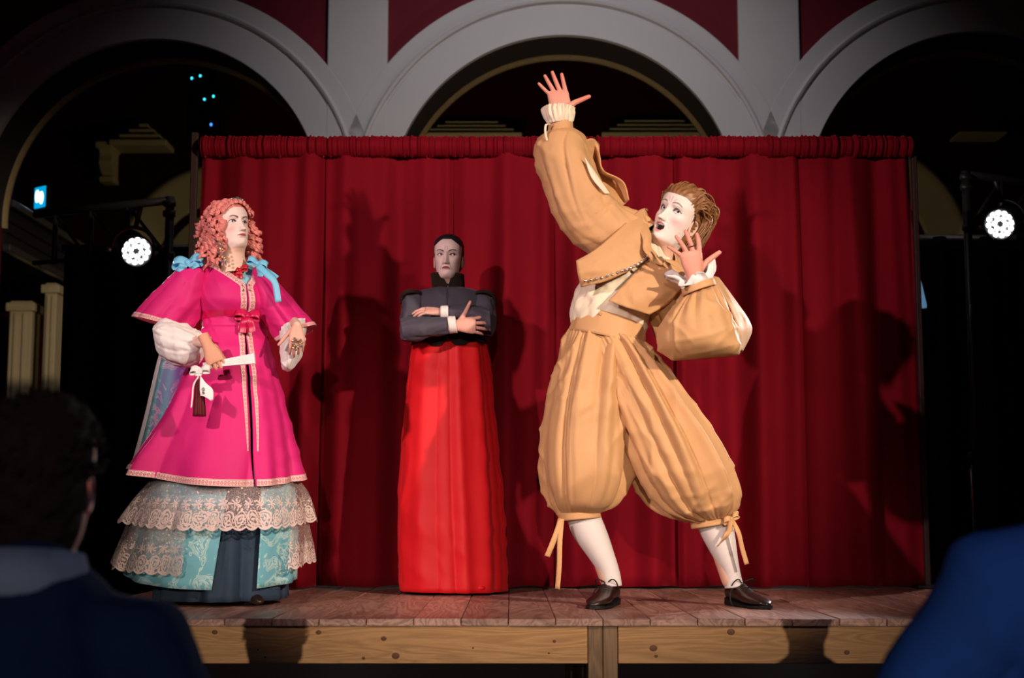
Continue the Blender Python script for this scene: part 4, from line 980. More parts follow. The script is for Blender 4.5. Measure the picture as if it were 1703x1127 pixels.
# sleeves
def sleeve(st, name, a0, a1, dY):
    S = Surf(st, YP+dY, fsum(lambda th, t: t*(.03*np.cos(3*th+1)+.02*np.cos(5*th+.4)), folds(int(st[0][0]), 6, .15, (.12, .3), .3, 'grow')))
    o = surfobj(name, S, 'magenta', pk, n=110, m=40); v, f, uv = hemuv(S, .93, 1.0, n=200, off=.0045); mkobj('sleeve_trim', v, f, 'scroll_trim', o, uv=uv)
    v, f, uv = S.mesh(n=90, m=20, off=-.006, t0=.3, t1=.995); mkobj('lining', v, f, 'salmon_lining', o, uv=uv); return o
sleeve([(318, 437, 352, 446, .05), (300, 446, 345, 474, .085), (272, 474, 338, 512, .105), (246, 502, 328, 534, .115), (225, 528, 316, 551, .12)], 'right_sleeve', 0, 0, -.06)
sleeve([(420, 462, 430, 441, .05), (424, 490, 455, 462, .085), (434, 522, 484, 494, .10), (450, 550, 508, 523, .105), (466, 568, 524, 542, .105)], 'left_sleeve', 0, 0, -.03)
pf = fsum(folds(51, 10, .09, (.06, .16), .9, 'full'), folds(52, 8, .06, (.05, .12), 2., 'diag'))
S = Surf([(258, 540, 262, 572, .05), (276, 534, 268, 592, .085), (305, 540, 296, 610, .095), (330, 550, 326, 606, .075), (345, 560, 339, 590, .04), (350, 566, 343, 587, .032)], YP-.18, pf); surfobj('white_sleeve', S, 'white_cloth', pk, n=90, m=44)
S = Surf([(466, 545, 506, 530, .055), (467, 570, 508, 556, .065), (466, 595, 504, 585, .06), (470, 612, 492, 607, .04), (476, 618, 484, 616, .008)], YP-.09, pf); surfobj('white_sleeve', S, 'white_cloth', pk, n=90, m=40)
# shoulder bows
b1 = bow('shoulder_bow', W(313, 437, YP-.12), .058, 'pale_blue', pk, .15, ((-.55, -.55), (.55, -.45)), 1.1, .42)
b2 = bow('shoulder_bow', W(428, 438, YP-.10), .040, 'pale_blue', pk, -.3, ((.75, -.9), (.6, -.6)), 1.4, .42)
ribbon('hanging_ribbon', [W(429, 441, YP-.13), W(443, 455, YP-.15), W(457, 470, YP-.16), W(463, 502, YP-.165)], .026, 'pale_blue', pk, (1, 0, .3))
ribbon('hanging_ribbon', [W(428, 436, YP-.1), W(440, 447, YP-.08), W(452, 455, YP-.08), W(461, 462, YP-.09)], .020, 'pale_blue', pk, (.3, .3, 1))
# train hanging behind on the left
r1 = [W(x, y, YP+.26) for x, y in ((276, 560), (262, 610), (241, 700), (219, 781))]; r2 = [W(x, y, YP+.20) for x, y in ((290, 560), (276, 610), (258, 700), (240, 783))]; r3 = [W(x, y, YP+.27) for x, y in ((330, 560), (310, 610), (296, 700), (280, 783))]
v, f, uv = sheet([r1, r2, r3], 40, 30, lambda u, v_: np.stack([0*u, .02*np.sin(v_*14)*u, 0*u], -1)); o = mkobj('train', v, f, 'damask', pk, uv=uv); solid(o, .004, 0)
v, f, uv = sheet([[p+(-.006, -.004, 0) for p in r1], [p+(.012, -.012, 0) for p in r1]], 40, 6); o2 = mkobj('train_edge', v, f, 'white_cloth', o, uv=uv); solid(o2, .004, 0)
# ring
q = (T2[1][0]+T2[2][0])/2 + np.array([.002, -.012, -.012]); rg = None
for k in range(14):
    a = 2*PI*k/7; r = .012 if k < 7 else .020
    v, f = sphere(q+(r*math.cos(a+k), -.006, r*1.2*math.sin(a+k)), .0058, 8, 6)
    rg = mkobj('ring', v, f, 'gold', pk) if rg is None else (mkobj('gem', v, f, 'crystal' if k % 2 else 'gold', rg) and rg)
# shoe tip
q = W(424, 997, YP-.20); q[2] = .024; v, f = tube([q+np.array(p) for p in ((-.03, .08, .012), (-.02, .04, .010), (0, 0, .006), (.022, -.035, -.001), (.032, -.055, -.006))], np.array([.022, .030, .028, .022, .008]), 14, flat=.75)
v[:, 2] = np.maximum(v[:, 2], .004); sho = mkobj('shoe', v, f, 'shoe_leather', pk)
v, f = bbox(q[0]-.055, q[0]-.015, q[1]+.05, q[1]+.09, .0025, .02, .003); mkobj('heel', v, f, 'lace_black', sho, smooth=False)
# ---- the fan in her hand: folded leaf, handle bow, dark tassel, white tag
d = unit(fanB-fanA); up = np.array([0, 0, 1.0]); sd = unit(np.cross(d, (0, 1, 0)))
fan = empty('hand_fan', fanA, 'closed white fan held by the woman in pink, with bow, tag and tassel', 'fan')
V = []; K = 14
for (t, hw, dp) in ((0, .011, .006), (.35, .013, .007), (.7, .017, .009), (1, .0205, .010)):
    c = fanA + (fanB-fanA)*t
    for j in range(K+1): V.append(c + sd*hw*(2*j/K-1) + np.array([0, -1, 0])*(dp + (.0012 if j % 2 else 0)))
    for j in range(K, -1, -1): V.append(c + sd*hw*(2*j/K-1) + np.array([0, 1, 0])*dp)
n_ = 2*(K+1); mkobj('folded_leaf', V, grid_faces(4, n_, True)+[tuple(range(n_))[::-1], tuple(range(3*n_, 4*n_))], 'fan_white', fan, smooth=False)
bow('handle_bow', W(333, 616, YP-.34), .036, 'white_cloth', fan, .1, ((-.2, -.6),), 1.0, .5)
c = W(331, 660, YP-.345)
st = Surf([(329, 630, 333, 630, .006), (325, 638, 337, 638, .016), (323, 660, 340, 660, .02), (321, 692, 342, 692, .024)], YP-.345, lambda th, t: .09*np.cos(12*th)*t)
v, f, uv = st.mesh(n=72, m=20); mkobj('tassel', v, f+[tuple(range(19*72, 20*72))], 'garnet_tassel', fan, uv=uv)
ribbon('cord', [W(330, 626, YP-.35), W(322, 640, YP-.36), W(320, 660, YP-.365), W(318, 678, YP-.365)], .006, 'white_cloth', fan)
v, f, uv = sheet([[W(333, 624, YP-.375), W(342, 636, YP-.378), W(354, 648, YP-.378), W(354.5, 664, YP-.376)], [W(332.5, 636, YP-.375), W(334, 648, YP-.378), W(340, 656, YP-.378), W(351, 666, YP-.376)], [W(332.5, 650, YP-.375), W(334, 658, YP-.376), W(337, 658, YP-.376), W(349, 664, YP-.375)]], 16, 10)
tg = mkobj('tag', v, f, 'fan_white', fan, uv=uv); solid(tg, .002, 0)
def letter(name, pts, Y, parent, r=.0013):
    v, f = tube([W(a, b, Y) for a, b in pts], r, 6); mkobj(name, v, f, 'ink', parent)
letter('letter', [(340, 645.5), (338, 644.3), (336, 646), (336, 648), (338, 649), (340, 648.4), (340, 647), (338.6, 647)], YP-.382, tg)
letter('letter', [(339.6, 651.5), (337, 650.8), (336, 652), (339.6, 653), (339.6, 654.6), (336, 654.4)], YP-.382, tg)
# ================================================================== WOMAN IN RED SKIRT
YR = 6.67
rd = empty('person', (W(750, 985, YR)[0], YR, 0), 'woman in grey jacket and long red skirt standing with crossed arms before the curtain', 'person')
ex = dict(face=(.80, .64, .60), neck=(.55, .36, .30), ear=(.62, .36, .30), lips=(.36, .05, .07), brow=(.05, .035, .035), brow_in=-.003, brow_arch=.0065, corner=.0065, blush=(.66, .34, .32), blush_k=.3,
          shade=(.36, .26, .29), shade_k=.6, eye_open=.0052, liner=.95, fold=.001, neck_side=.0, furrow=((-.006, .028, .1), (.005, .028, -.1)),
          lines=((-.0065, .022, -.005, .042), (.006, .022, .005, .038), (-.019, -.048, -.030, -.076), (.019, -.048, .030, -.076)), wide=.96)
hv, hf, hc, gsh, eyes, Vg = head_mesh(ex)
A = axes((-.10, -1, -.02), (.02, 0, 1)); sH = .93
org = W(742, 422.5, YR-.09) - A@np.array([0, -.085, 0])*sH
Hw = lambda v: (np.asarray(v)*sH)@A.T + org
YA = YR-.20
hands = []
# her left hand (viewer's left) lies over the upper arm, her right hand grips the other arm
P1, f1, l1, T1 = hand(W(735, 519, YA-.02), (-1, -.05, .10), (.10, .55, -.85), -1, curl=((.25, .5, .35), (.15, .35, .3), (.2, .35, .3), (.25, .35, .3)), spread=(.10, .02, -.06, -.14), thumb=(.45, -.55, .8), s=.84, pre=.035)
hands.append((P1, f1, hand_col(l1, (.66, .37, .31), (.68, .36, .32))))
P2, f2, l2, T2 = hand(W(758, 541, YA-.065), (1, .03, .02), (-.06, 1, -.05), +1, curl=((.15, .35, .5), (.15, .4, .5), (.2, .4, .5), (.2, .4, .5)), spread=(.22, .04, -.10, -.22), thumb=(.85, .05, .55), tcurl=(-.1, .1), s=.97, pre=.035)
hands.append((P2, f2, hand_col(l2, (.68, .36, .29), (.68, .34, .28))))
w_ = lambda a, b, dy=0: W(a, b, YR+dy)
caps = [(w_(747, 505), w_(747, 560), .10, .09), (w_(747, 560), w_(747, 610), .10, .12), (w_(705, 500), w_(790, 500), .045, .045), (w_(692, 505), w_(686, 548, -.08), .036, .028), (w_(686, 548, -.08), W(756, 541, YA-.05), .028, .017),
        (w_(800, 505), w_(806, 540, -.07), .036, .028), (w_(806, 540, -.07), W(737, 519, YA-.02), .026, .016), (w_(725, 620), w_(722, 830), .085, .05), (w_(722, 830), w_(720, 968), .05, .035), (w_(772, 620), w_(775, 830), .085, .05), (w_(775, 830), w_(778, 968), .05, .035), (w_(745, 490), org+A@np.array([0, .01, -.15])*sH, .055, .048)]
body = person_body(rd, (Hw(hv), hf, hc), hands, caps, (.55, .36, .30))
eyeballs(rd, body, eyes, A, org, sH, (.38, -1, .10))
cv, cf = hair_cap(Vg, lambda X, Y, Z: np.minimum(1, np.maximum((Z-.079+.75*np.maximum(0, np.abs(X)-.022))*60, np.minimum((Y+.020)*40, (Z+.075)*60))), lambda X, Y, Z: .007+.0004*np.sin(np.arctan2(X, Z+.02)*90))
hair = mkobj('hair', Hw(cv), cf, 'black_hair', rd)
v, f = sphere(Hw((0, .10, .05)), (.034, .03, .03), 18, 12); mkobj('bun', v, f, 'black_hair', hair)
# skirt
rf = fsum(lambda th, t: t**.7*.02*np.cos(5*th+.9), folds(61, 9, .12, (.09, .2), .10, 'full'), folds(62, 8, .03, (.03, .07), .2, 'top'))
S = Surf([(690, 560, 804, 560, .105), (684, 590, 811, 590, .135), (673, 680, 821, 682, .165), (663, 800, 833, 802, .19), (661, 900, 840, 902, .205), (664, 981, 842, 983, .21)], YR, rf); surfobj('skirt', S, 'red_skirt', rd, n=200, m=50)
# jacket trunk
JB = Surf([(716, 480, 776, 480, .065), (694, 487, 800, 487, .095), (688, 505, 808, 505, .115), (691, 540, 805, 540, .118), (690, 566, 806, 564, .118)], YR, folds(63, 12, .022, (.06, .12), .8, 'diag')); jk = surfobj('jacket', JB, 'jacket_grey', rd, n=120, m=40)
v, f, uv = JB.strip([(-PI/2-.04, t) for t in np.linspace(.1, 1, 8)], .004, .003, 40); mkobj('front_seam', v, f, 'waistcoat_brown', jk, uv=uv)
# waistcoat hem with two points
WB = Surf([(689, 545, 806, 545, .122), (686, 565, 808, 563, .13), (684, 580, 810, 578, .135)], YR)
pt = lambda th: (-.35 + .75*np.exp(-((np.abs(np.angle(np.exp(1j*(th+PI/2+.0))))-.32)/.17)**2) - .35*np.exp(-(np.angle(np.exp(1j*(th+PI/2)))/.10)**2))
surfobj('waistcoat', WB, 'waistcoat_brown', rd, n=200, m=16, hem=lambda th: pt(th)*.6)
# standing fur collar with a V notch
CO = Surf([(721, 489, 772, 489, .068), (720, 475, 771, 475, .064), (718, 455, 770, 457, .066)], YR, lambda th, t: .012*np.cos(40*th)*np.cos(23*t))
surfobj('fur_collar', CO, 'fur_brown', rd, .010, n=200, m=18, a0=-PI/2+.02, a1=1.5*PI-.02, hem=lambda th: -.55*np.exp(-(np.angle(np.exp(1j*(th+PI/2)))/.26)**2))
# sleeves
sf = fsum(folds(64, 9, .08, (.08, .2), 2.0, 'diag'), folds(65, 6, .05, (.1, .2), .8, 'full'))
JG = 'jacket_grey'
S = Surf([(680, 484, 716, 488, .05), (668, 500, 710, 500, .062, -.02), (666, 525, 704, 527, .062, -.05), (666, 548, 700, 552, .058, -.09), (670, 566, 694, 566, .045, -.12)], YR, sf); surfobj('upper_sleeve', S, JG, rd, n=60, m=36)
S = Surf([(778, 488, 814, 485, .05), (785, 500, 822, 500, .062, -.02), (787, 522, 824, 526, .062, -.05), (790, 542, 822, 548, .055, -.08), (798, 558, 816, 560, .04, -.10)], YR, sf); surfobj('upper_sleeve', S, JG, rd, n=60, m=36)
S = Surf([(815, 512, 817, 552, .05), (795, 508, 798, 544, .055), (770, 508, 770, 534, .048), (741, 509, 741, 530, .036)], YA-.005, sf); fs = surfobj('forearm_sleeve', S, JG, rd, n=60, m=36)
C2 = Surf([(746, 508, 746, 531, .038), (733, 509, 733, 531, .037)], YA-.015); surfobj('cuff', C2, 'white_cloth', fs, n=40, m=6)
S = Surf([(666, 532, 672, 565, .05), (684, 526, 690, 568, .06), (715, 528, 718, 560, .052), (748, 527, 750, 553, .04)], YA-.045, sf); fs = surfobj('forearm_sleeve', S, JG, rd, n=60, m=36)
C2 = Surf([(744, 526, 748, 554, .043), (757, 526, 761, 553, .041)], YA-.05); surfobj('cuff', C2, 'white_cloth', fs, n=40, m=6)
# dark shoulder wings
for pts in (((668, 503), (667, 492), (676, 485), (690, 484), (701, 489), (706, 502)), ((824, 506), (823, 495), (815, 487), (803, 484), (793, 487), (788, 500))):
    v, f = tube(catmull(np.array([W(x, y, YR-.03-.05*math.sin(PI*k/5)) for k, (x, y) in enumerate(pts)]), np.linspace(0, 1, 24)), .0062, 10, flat=2.2); mkobj('shoulder_wing', v, f, 'fur_brown', jk)
# shoes
for px in (722, 800): 
    v, f = sphere(W(px, 976, YR-.10), (.04, .09, .022), 16, 8); mkobj('shoe', v, f, 'red_skirt', rd)
# ================================================================== MAN IN TAN
YM = 5.8
mn = empty('person', (W(1080, 1005, YM)[0], YM, 0), 'man in tan jacket and baggy breeches lunging with one arm flung upward', 'person')
ex = dict(face=(.76, .66, .62), neck=(.62, .36, .26), ear=(.66, .42, .34), lips=(.62, .22, .22), brow=(.08, .05, .04), brow_in=.006, brow_arch=.008, brow_k=.75, blush=(.85, .32, .32), blush_k=.6, open=.0095, nose=1.15, corner=.001,
          shade=(.46, .38, .40), shade_k=.5, eye_open=.0088, liner=.7, fold=.0012, neck_side=.1, lines=((-.006, .026, -.012, .043), (.003, .026, .002, .046), (.014, .034, .022, .040)), wide=1.0)
hv, hf, hc, gsh, eyes, Vg = head_mesh(ex)
A = axes((-.56, -.80, .20), (.50, .05, .86)); sH = 1.10
org = W(1111, 346, YM-.12) - A@np.array([0, -.085, 0])*sH
Hw = lambda v: (np.asarray(v)*sH)@A.T + org
hands = []
WR1 = W(930, 192, YM-.05)
P1, f1, l1, T1 = hand(WR1, (-.04, .0, 1), (.05, -1, .02), +1, curl=((.08, .1, .08), (.08, .12, .1), (.1, .12, .1), (.1, .15, .1)), spread=(-.20, -.37, -.52, -.80), thumb=(.80, -.12, .52), tcurl=(-.18, .6), s=1.12, pre=.08)
hands.append((P1, f1, hand_col(l1, (.62, .29, .22), (.64, .20, .15))))
YH = YM-.30
WR2 = W(1154, 462, YH)
P2, f2, l2, T2 = hand(WR2, (-.15, -.25, 1), (-.25, 1, .15), -1, curl=((.25, .3, .2), (.1, .3, .2), (.15, .3, .2), (.2, .3, .2)), spread=(.22, -.12, -.35, -.78), thumb=(.85, -.1, .62), tcurl=(-.15, .4), s=1.14, pre=.028)
hands.append((P2, f2, hand_col(l2, (.66, .29, .22), (.70, .28, .23))))
w_ = lambda a, b, dy=0: W(a, b, YM+dy)
caps = [(w_(1060, 440), w_(1010, 540), .12, .11), (w_(1010, 540), w_(1010, 590), .115, .13), (w_(1035, 405), w_(1105, 445), .06, .06), (w_(1030, 400), w_(935, 330), .05, .042), (w_(935, 330), WR1, .038, .020),
        (w_(1108, 450), w_(1185, 560, -.1), .05, .042), (w_(1185, 560, -.1), WR2, .038, .019), (w_(980, 600), w_(965, 810), .10, .06), (w_(965, 810), w_(1012, 965), .055, .035), (w_(1045, 600), w_(1170, 810), .10, .06), (w_(1170, 810), w_(1214, 965), .055, .035),
        (w_(1080, 430), org+A@np.array([0, .01, -.14])*sH, .065, .056)]
body = person_body(mn, (Hw(hv), hf, hc), hands, caps, (.62, .36, .26))
eyeballs(mn, body, eyes, A, org, sH, (-.35, -1, .32))
# mouth inside: teeth and tongue
for nm, mt, z0, rad in (('teeth', 'teeth', -.0632, (.0150, .0105, .0030)), ('tongue', 'tongue', -.092, (.012, .010, .004))):
    v, f = sphere((0, -.078, z0), rad, 16, 8); mkobj(nm, Hw(v), f, mt, body)
# hair: scalp shell and swept wavy locks
cv, cf = hair_cap(Vg, lambda X, Y, Z: np.minimum(1, np.maximum((Z-.060+.5*np.maximum(0, np.abs(X)-.045))*50, np.minimum((Y+.012)*40, (Z+.10)*60))), lambda X, Y, Z: .009+.002*np.sin(np.arctan2(X, Z+.03)*36))
hair = mkobj('hair', Hw(cv), cf, 'brown_hair', mn)
ri = np.random.default_rng(11); ms = []
for k in range(820):
    a = ri.uniform(-1.5, 1.5); b0 = .35 if abs(a) < .9 else .2
    # start on the hairline, sweep over the skull to the nape
    side = math.sin(a); p0 = np.array([side*.070, -.064*math.cos(a)-.006+ri.uniform(-.006, .02), .074-.050*abs(side)**2+ri.uniform(-.004, .006)]); e = np.array([side*ri.uniform(.055, .085), .065+ri.uniform(-.03, .03), ri.uniform(-.13, -.05)])
    m1 = np.array([side*.088, -.02, .088*math.cos(a*.8)+.014+ri.uniform(-.005, .012)]); m2 = np.array([side*.098, .065, .040+ri.uniform(-.02, .02)])
    if k % 3 == 0: e = np.array([side*.09, ri.uniform(.0, .05), ri.uniform(-.13, -.08)]); m2 = np.array([side*.10, .035, .015])
    P = catmull(np.array([p0, m1, m2, e]), np.linspace(0 if k % 2 else ri.uniform(0, .45), 1, 34)); t = np.linspace(0, 1, 34); wv = ri.uniform(.005, .017)*np.sin(t*ri.uniform(9, 16)+ri.uniform(0, 6))*t**.6
    P[:, 0] += wv*.6; P[:, 2] += wv*.8; P += ri.normal(0, .0025, 3) + np.outer(np.sin(t*PI*.8), ri.normal(0, .0045, 3)+np.array([.004*np.sign(side), .003, .006]))
    rr = ri.uniform(.0014, .0042)*np.minimum(1, t*9+.3)*np.minimum(1, (1-t)*5+.15); ms.append(tube(Hw(P), rr, 5))
for (px, py, r) in ((1072, 352, .012), (1074, 362, .010), (1176, 352, .016), (1172, 375, .014), (1166, 398, .013), (1170, 340, .012), (1150, 412, .012)):
    t = np.linspace(0, 1, 40); a = t*9; c = W(px, py, YM+.0); ms.append(tube(c+np.stack([np.cos(a)*r*(1-.4*t), .01*t-.01, np.sin(a)*r*(1-.4*t)-.012*t], 1), .0045*(1-.5*t), 7))
v, f = join(*ms); lk = mkobj('locks', v, f, 'brown_hair', hair); lk['kind'] = 'stuff'
# headset wire running down beside the ear
v, f = tube([Hw(p) for p in ((.070, -.020, .035), (.078, -.012, .01), (.080, -.006, -.012))], .0022, 6); mkobj('headset_wire', v, f, 'lace_black', mn)
# ---- shirt
SH = Surf([(950, 543, 1070, 560, .12), (948, 515, 1080, 528, .135), (955, 488, 1095, 505, .14), (975, 455, 1115, 478, .135), (1008, 418, 1125, 455, .12), (1045, 390, 1125, 436, .09), (1068, 378, 1116, 418, .07)], YM, fsum(folds(73, 14, .05, (.05, .12), .7, 'top'), folds(74, 8, .035, (.05, .12), .8, 'full'))); surfobj('shirt', SH, 'cream_shirt', mn, n=140, m=50)
# ---- breeches
def gather(k, ph, a=.075):
    return lambda th, t: (a*(.35+.65*np.sin(PI*np.clip(t, 0, 1))**.6))*(np.cos(k*th+ph+1.1*np.sin(2*th+ph)+1.5*t) + .55*np.cos((k*1.7)*th+2.2*ph-.8*t))*np.where(t < .97, 1, .5)*.45 + .022*np.cos(38*th+np.sin(5*th))*(np.exp(-t/.12)+np.exp(-(1-t)/.10)) + folds(int(ph*100), 13, a*3.6, (.06, .13), .3, 'both')(th, t)*np.clip(t/.05, 0, 1) + folds(int(ph*100)+1, 6, a*2.8, (.07, .14), .2, 'full')(th, t)*np.sin(PI*np.clip(t, .03, .97))**.5
Lg = Surf([(951, 541, 1052, 568, .125), (934, 580, 1056, 606, .165), (914, 650, 1056, 675, .205), (902, 725, 1052, 745, .215), (903, 785, 1046, 800, .205), (913, 832, 1026, 838, .155), (931, 857, 997, 853, .072)], YM, gather(9, .4, .066), sup=.93)
br = surfobj('breeches_leg', Lg, 'tan', mn, n=240, m=90)
Rg = Surf([(970, 548, 1072, 570, .125), (985, 590, 1100, 604, .16), (1005, 660, 1146, 668, .205), (1030, 735, 1193, 735, .22), (1058, 800, 1224, 795, .21), (1098, 848, 1230, 838, .15), (1150, 868, 1214, 859, .072)], YM-.02, gather(8, 1.5, .060), sup=.93)
surfobj('breeches_leg', Rg, 'tan', mn, n=240, m=90)
WBd = Surf([(946, 551, 1073, 583, .150), (952, 532, 1073, 564, .146), (962, 513, 1072, 545, .136)], YM-.0); wbo = surfobj('waistband', WBd, 'tan', mn, .005, n=120, m=10)
q = WBd.ev(np.array([-PI/2-.35]), np.array([.85]), .006)[0]; v, f = sphere(q, (.007, .004, .007), 12, 6); mkobj('button', v, f, 'tan', wbo)
# knee bands, ties
for st in ([(928, 853, 998, 850, .078), (931, 866, 998, 860, .076)], [(1148, 867, 1217, 857, .078), (1151, 879, 1217, 868, .075)]):
    surfobj('knee_band', Surf(st, YM-.01), 'tan', mn, .005, n=80, m=6)
ribbon('knee_tie', [W(933, 862, YM-.09), W(926, 885, YM-.11), W(917, 908, YM-.11), W(910, 925, YM-.10)], .022, 'tan', mn, (1, 0, .3))
ribbon('knee_tie', [W(934, 862, YM-.09), W(931, 900, YM-.12), W(930, 940, YM-.12), W(927, 979, YM-.11)], .020, 'tan', mn, (1, 0, 0), twist=.5)
bow('knee_bow', W(1216, 862, YM-.10), .030, 'tan', mn, .5, ((-.9, -1.0),), 1.5, .5)
ribbon('knee_tie', [W(1217, 864, YM-.10), W(1228, 885, YM-.12), W(1234, 910, YM-.11), W(1242, 938, YM-.10)], .018, 'tan', mn, (1, 0, .2))
ribbon('knee_tie', [W(1215, 866, YM-.11), W(1212, 882, YM-.13), W(1204, 895, YM-.13), W(1193, 908, YM-.12)], .020, 'tan', mn, (.7, 0, .7))
# stockings
for st in ([(940, 856, 996, 852, .068), (955, 893, 1009, 884, .066), (978, 925, 1021, 920, .055), (996, 952, 1030, 950, .042), (1004, 975, 1034, 973, .040)], [(1156, 868, 1216, 858, .068), (1173, 902, 1222, 893, .064), (1190, 932, 1226, 926, .054), (1203, 958, 1231, 954, .042), (1206, 978, 1236, 973, .040)]):
    surfobj('stocking', Surf(st, YM), 'stocking', mn, n=50, m=30)
# shoes
def shoe(heel, direc, s=1.0):
    d = unit([direc[0], direc[1], 0]); sd = np.array([-d[1], d[0], 0]); z = np.array([0, 0, 1.0]); h = np.array([heel[0], heel[1], 0.0024])
    st = [(-.012, .012, .030, .05), (.0, .030, .022, .078), (.03, .036, .018, .088), (.065, .036, .014, .090), (.10, .036, .010, .074), (.14, .042, .006, .055), (.18, .045, .005, .045), (.22, .041, .006, .036), (.25, .028, .008, .028), (.268, .010, .010, .018)]
    P = catmull(np.array(st), np.linspace(0, 1, 40)); V = []
    for (l, w, zb, zt) in P:
        for q in np.linspace(0, 2*PI, 24, endpoint=False):
            c_, s_ = math.cos(q), math.sin(q); V.append(h + d*l*s + sd*w*s*np.sign(c_)*abs(c_)**.8 + z*s*((zb+zt)/2 + (zt-zb)/2*np.sign(s_)*abs(s_)**.85)+z*.0022)
    o = mkobj('shoe', V, grid_faces(40, 24, True)+[tuple(range(24))[::-1], tuple(range(39*24, 40*24))], 'shoe_leather', mn)
    V = []
    for (l, w, zb, zt) in P:
        for (a, b) in ((-1.06, 0), (1.06, 0), (1.06, 1), (-1.06, 1)): V.append(h + d*l*s + sd*w*s*a + z*s*(b*max(zb+.003, .006) if l > .075 else (zb-.004 if b == 0 else zb+.004)))
    mkobj('sole', V, grid_faces(40, 4, True)+[(3, 2, 1, 0), tuple(range(156, 160))], 'lace_black', o, smooth=False)
    v, f = bbox(-.006, .058, -.031, .031, .0, .019, .004); v = v*s; mkobj('heel', h + np.outer(v[:, 0], d)+np.outer(v[:, 1], sd)+np.outer(v[:, 2], z), f, 'lace_black', o, smooth=False)
    for k in range(4):
        l = .085+.018*k; zt = np.interp(l, [q[0] for q in P], [q[3] for q in P]); v, f = tube([h+d*l*s+sd*.022*s*a+z*s*(zt+.002-.006*a*a) for a in (-1, -.5, 0, .5, 1)], .0028, 6); mkobj('lace_bar', v, f, 'lace_black', o)
    for a in (-1, 1):
        t = np.linspace(0, 1, 20); c = h+d*.085*s+z*.092*s; v, f = tube(np.array([c + sd*a*s*(.038*math.sin(q*PI)+.006) + d*.02*math.sin(q*2*PI) + z*s*(.016*math.sin(q*2*PI)-.01*q) for q in t]), .0026, 6); mkobj('shoelace', v, f, 'lace_black', o)
    v, f = tube(catmull(np.array([h+d*.085*s+z*.092*s, h+d*.08*s-sd*.05*s+z*.06*s, h+d*.09*s-sd*.058*s+z*.02, h+d*.10*s-sd*.055*s+z*.004]), np.linspace(0, 1, 16)), .0026, 6); mkobj('shoelace', v, f, 'lace_black', o)
p = W(1020, 990, YM+.03); shoe((p[0], YM+.05), (-.36, -.93))
p = W(1219, 990, YM+.03); shoe((p[0]-.005, YM+.05), (.40, -.92))
# ---- jacket
JK = Surf([(985, 470, 1120, 500, .155), (1000, 440, 1132, 470, .155), (1020, 410, 1138, 452, .14), (1050, 385, 1130, 430, .115), (1070, 372, 1118, 414, .085)], YM+.01)
jk = surfobj('jacket', JK, 'tan', mn, .004, n=120, m=40, a0=-PI/2+.75, a1=1.5*PI-.75)
def panel(name, rows, bul=None, mt='tan', par=None, n=30, m=20, th=.005):
    v, f, uv = sheet([[W(*p) for p in r] for r in rows], n, m, bul); v = v + np.outer(wrinkle(v, .005, 40, 8), (0, -1, 0)); o = mkobj(name, v, f, mt, par or jk, uv=uv); solid(o, th, 0); return o
fY = YM-.19
lp = panel('front_panel', [[(958, 434, fY), (990, 415, fY-.01), (1025, 385, fY+.02), (1060, 352, YM-.08), (1072, 346, YM-.05)],
                      [(961, 455, fY-.02), (1000, 436, fY-.03), (1035, 412, fY-.01), (1066, 382, fY+.04), (1078, 372, YM-.08)],
                      [(966, 477, fY), (1005, 468, fY-.015), (1040, 453, fY-.01), (1066, 438, fY+.01), (1084, 418, fY+.06)]])
for k in range(15):
    x, y = catmull(np.array([(974, 467), (1005, 460.5), (1035, 450), (1058, 441), (1077, 426)]), np.array([k/14]))[0]; dy = np.interp(x, [974, 1058, 1077], [-.024, -.02, .03])
    v, f = sphere(W(x, y, fY+dy), (.0066, .006, .0066), 12, 8); mkobj('stud', v, f, 'steel', lp)
panel('front_panel', [[(1012, 500, fY+.0), (1035, 476, fY+.005), (1060, 450, fY+.02), (1088, 424, fY+.05)],
                      [(1045, 512, fY-.01), (1072, 490, fY-.01), (1098, 462, fY+.0), (1118, 440, fY+.04)],
                      [(1080, 523, fY+.02), (1110, 505, fY+.03), (1135, 480, fY+.04), (1150, 460, fY+.08)]])
panel('collar', [[(1074, 350, YM-.03), (1080, 385, YM-.14), (1088, 420, YM-.17), (1105, 432, YM-.17)], [(1062, 356, YM-.04), (1066, 392, YM-.165), (1076, 425, YM-.20), (1098, 442, YM-.19)]], lambda u, v: np.stack([.004*np.sin(u*20), -.008*np.sin(v*3.1)+.004*np.sin(u*17), 0*u], -1))
# raised sleeve
rs = fsum(lambda th, t: .04*np.cos(3*th+7*t)*t*(1-t)*3 + .03*np.cos(22*th)*np.exp(-(1-t)/.07), folds(71, 12, .13, (.06, .18), 2.2, 'diag'), folds(72, 6, .04, (.06, .15), .6, 'full'))
RS = Surf([(1010, 440, 1092, 372, .10), (980, 421, 1062, 356, .115), (950, 399, 1034, 343, .118), (922, 358, 1012, 318, .11), (903, 305, 992, 284, .105), (888, 255, 978, 244, .095), (893, 233, 970, 226, .08), (909, 220, 955, 215, .05)], YM-.03, rs)
sl = surfobj('raised_sleeve', RS, 'tan', mn, .004, n=120, m=70)
S = Surf([(911, 222, 953, 217, .050), (913, 206, 952, 203, .047)], YM-.04); cf_ = surfobj('wrist_band', S, 'tan', sl, .004, n=60, m=6)
S = Surf([(914, 208, 950, 206, .044), (906, 196, 955, 193, .055), (903, 186, 955, 184, .056), (905, 178, 956, 179, .058)], YM-.045, lambda th, t: .06*np.cos(20*th+1)*(.3+t)); surfobj('ruffle', S, 'cream_shirt', sl, .002, n=160, m=16)
ribbon('wrist_tie', [W(915, 206, YM-.1), W(908, 208, YM-.11), W(907, 220, YM-.12), W(910, 234, YM-.115)], .009, 'cream_shirt', sl)
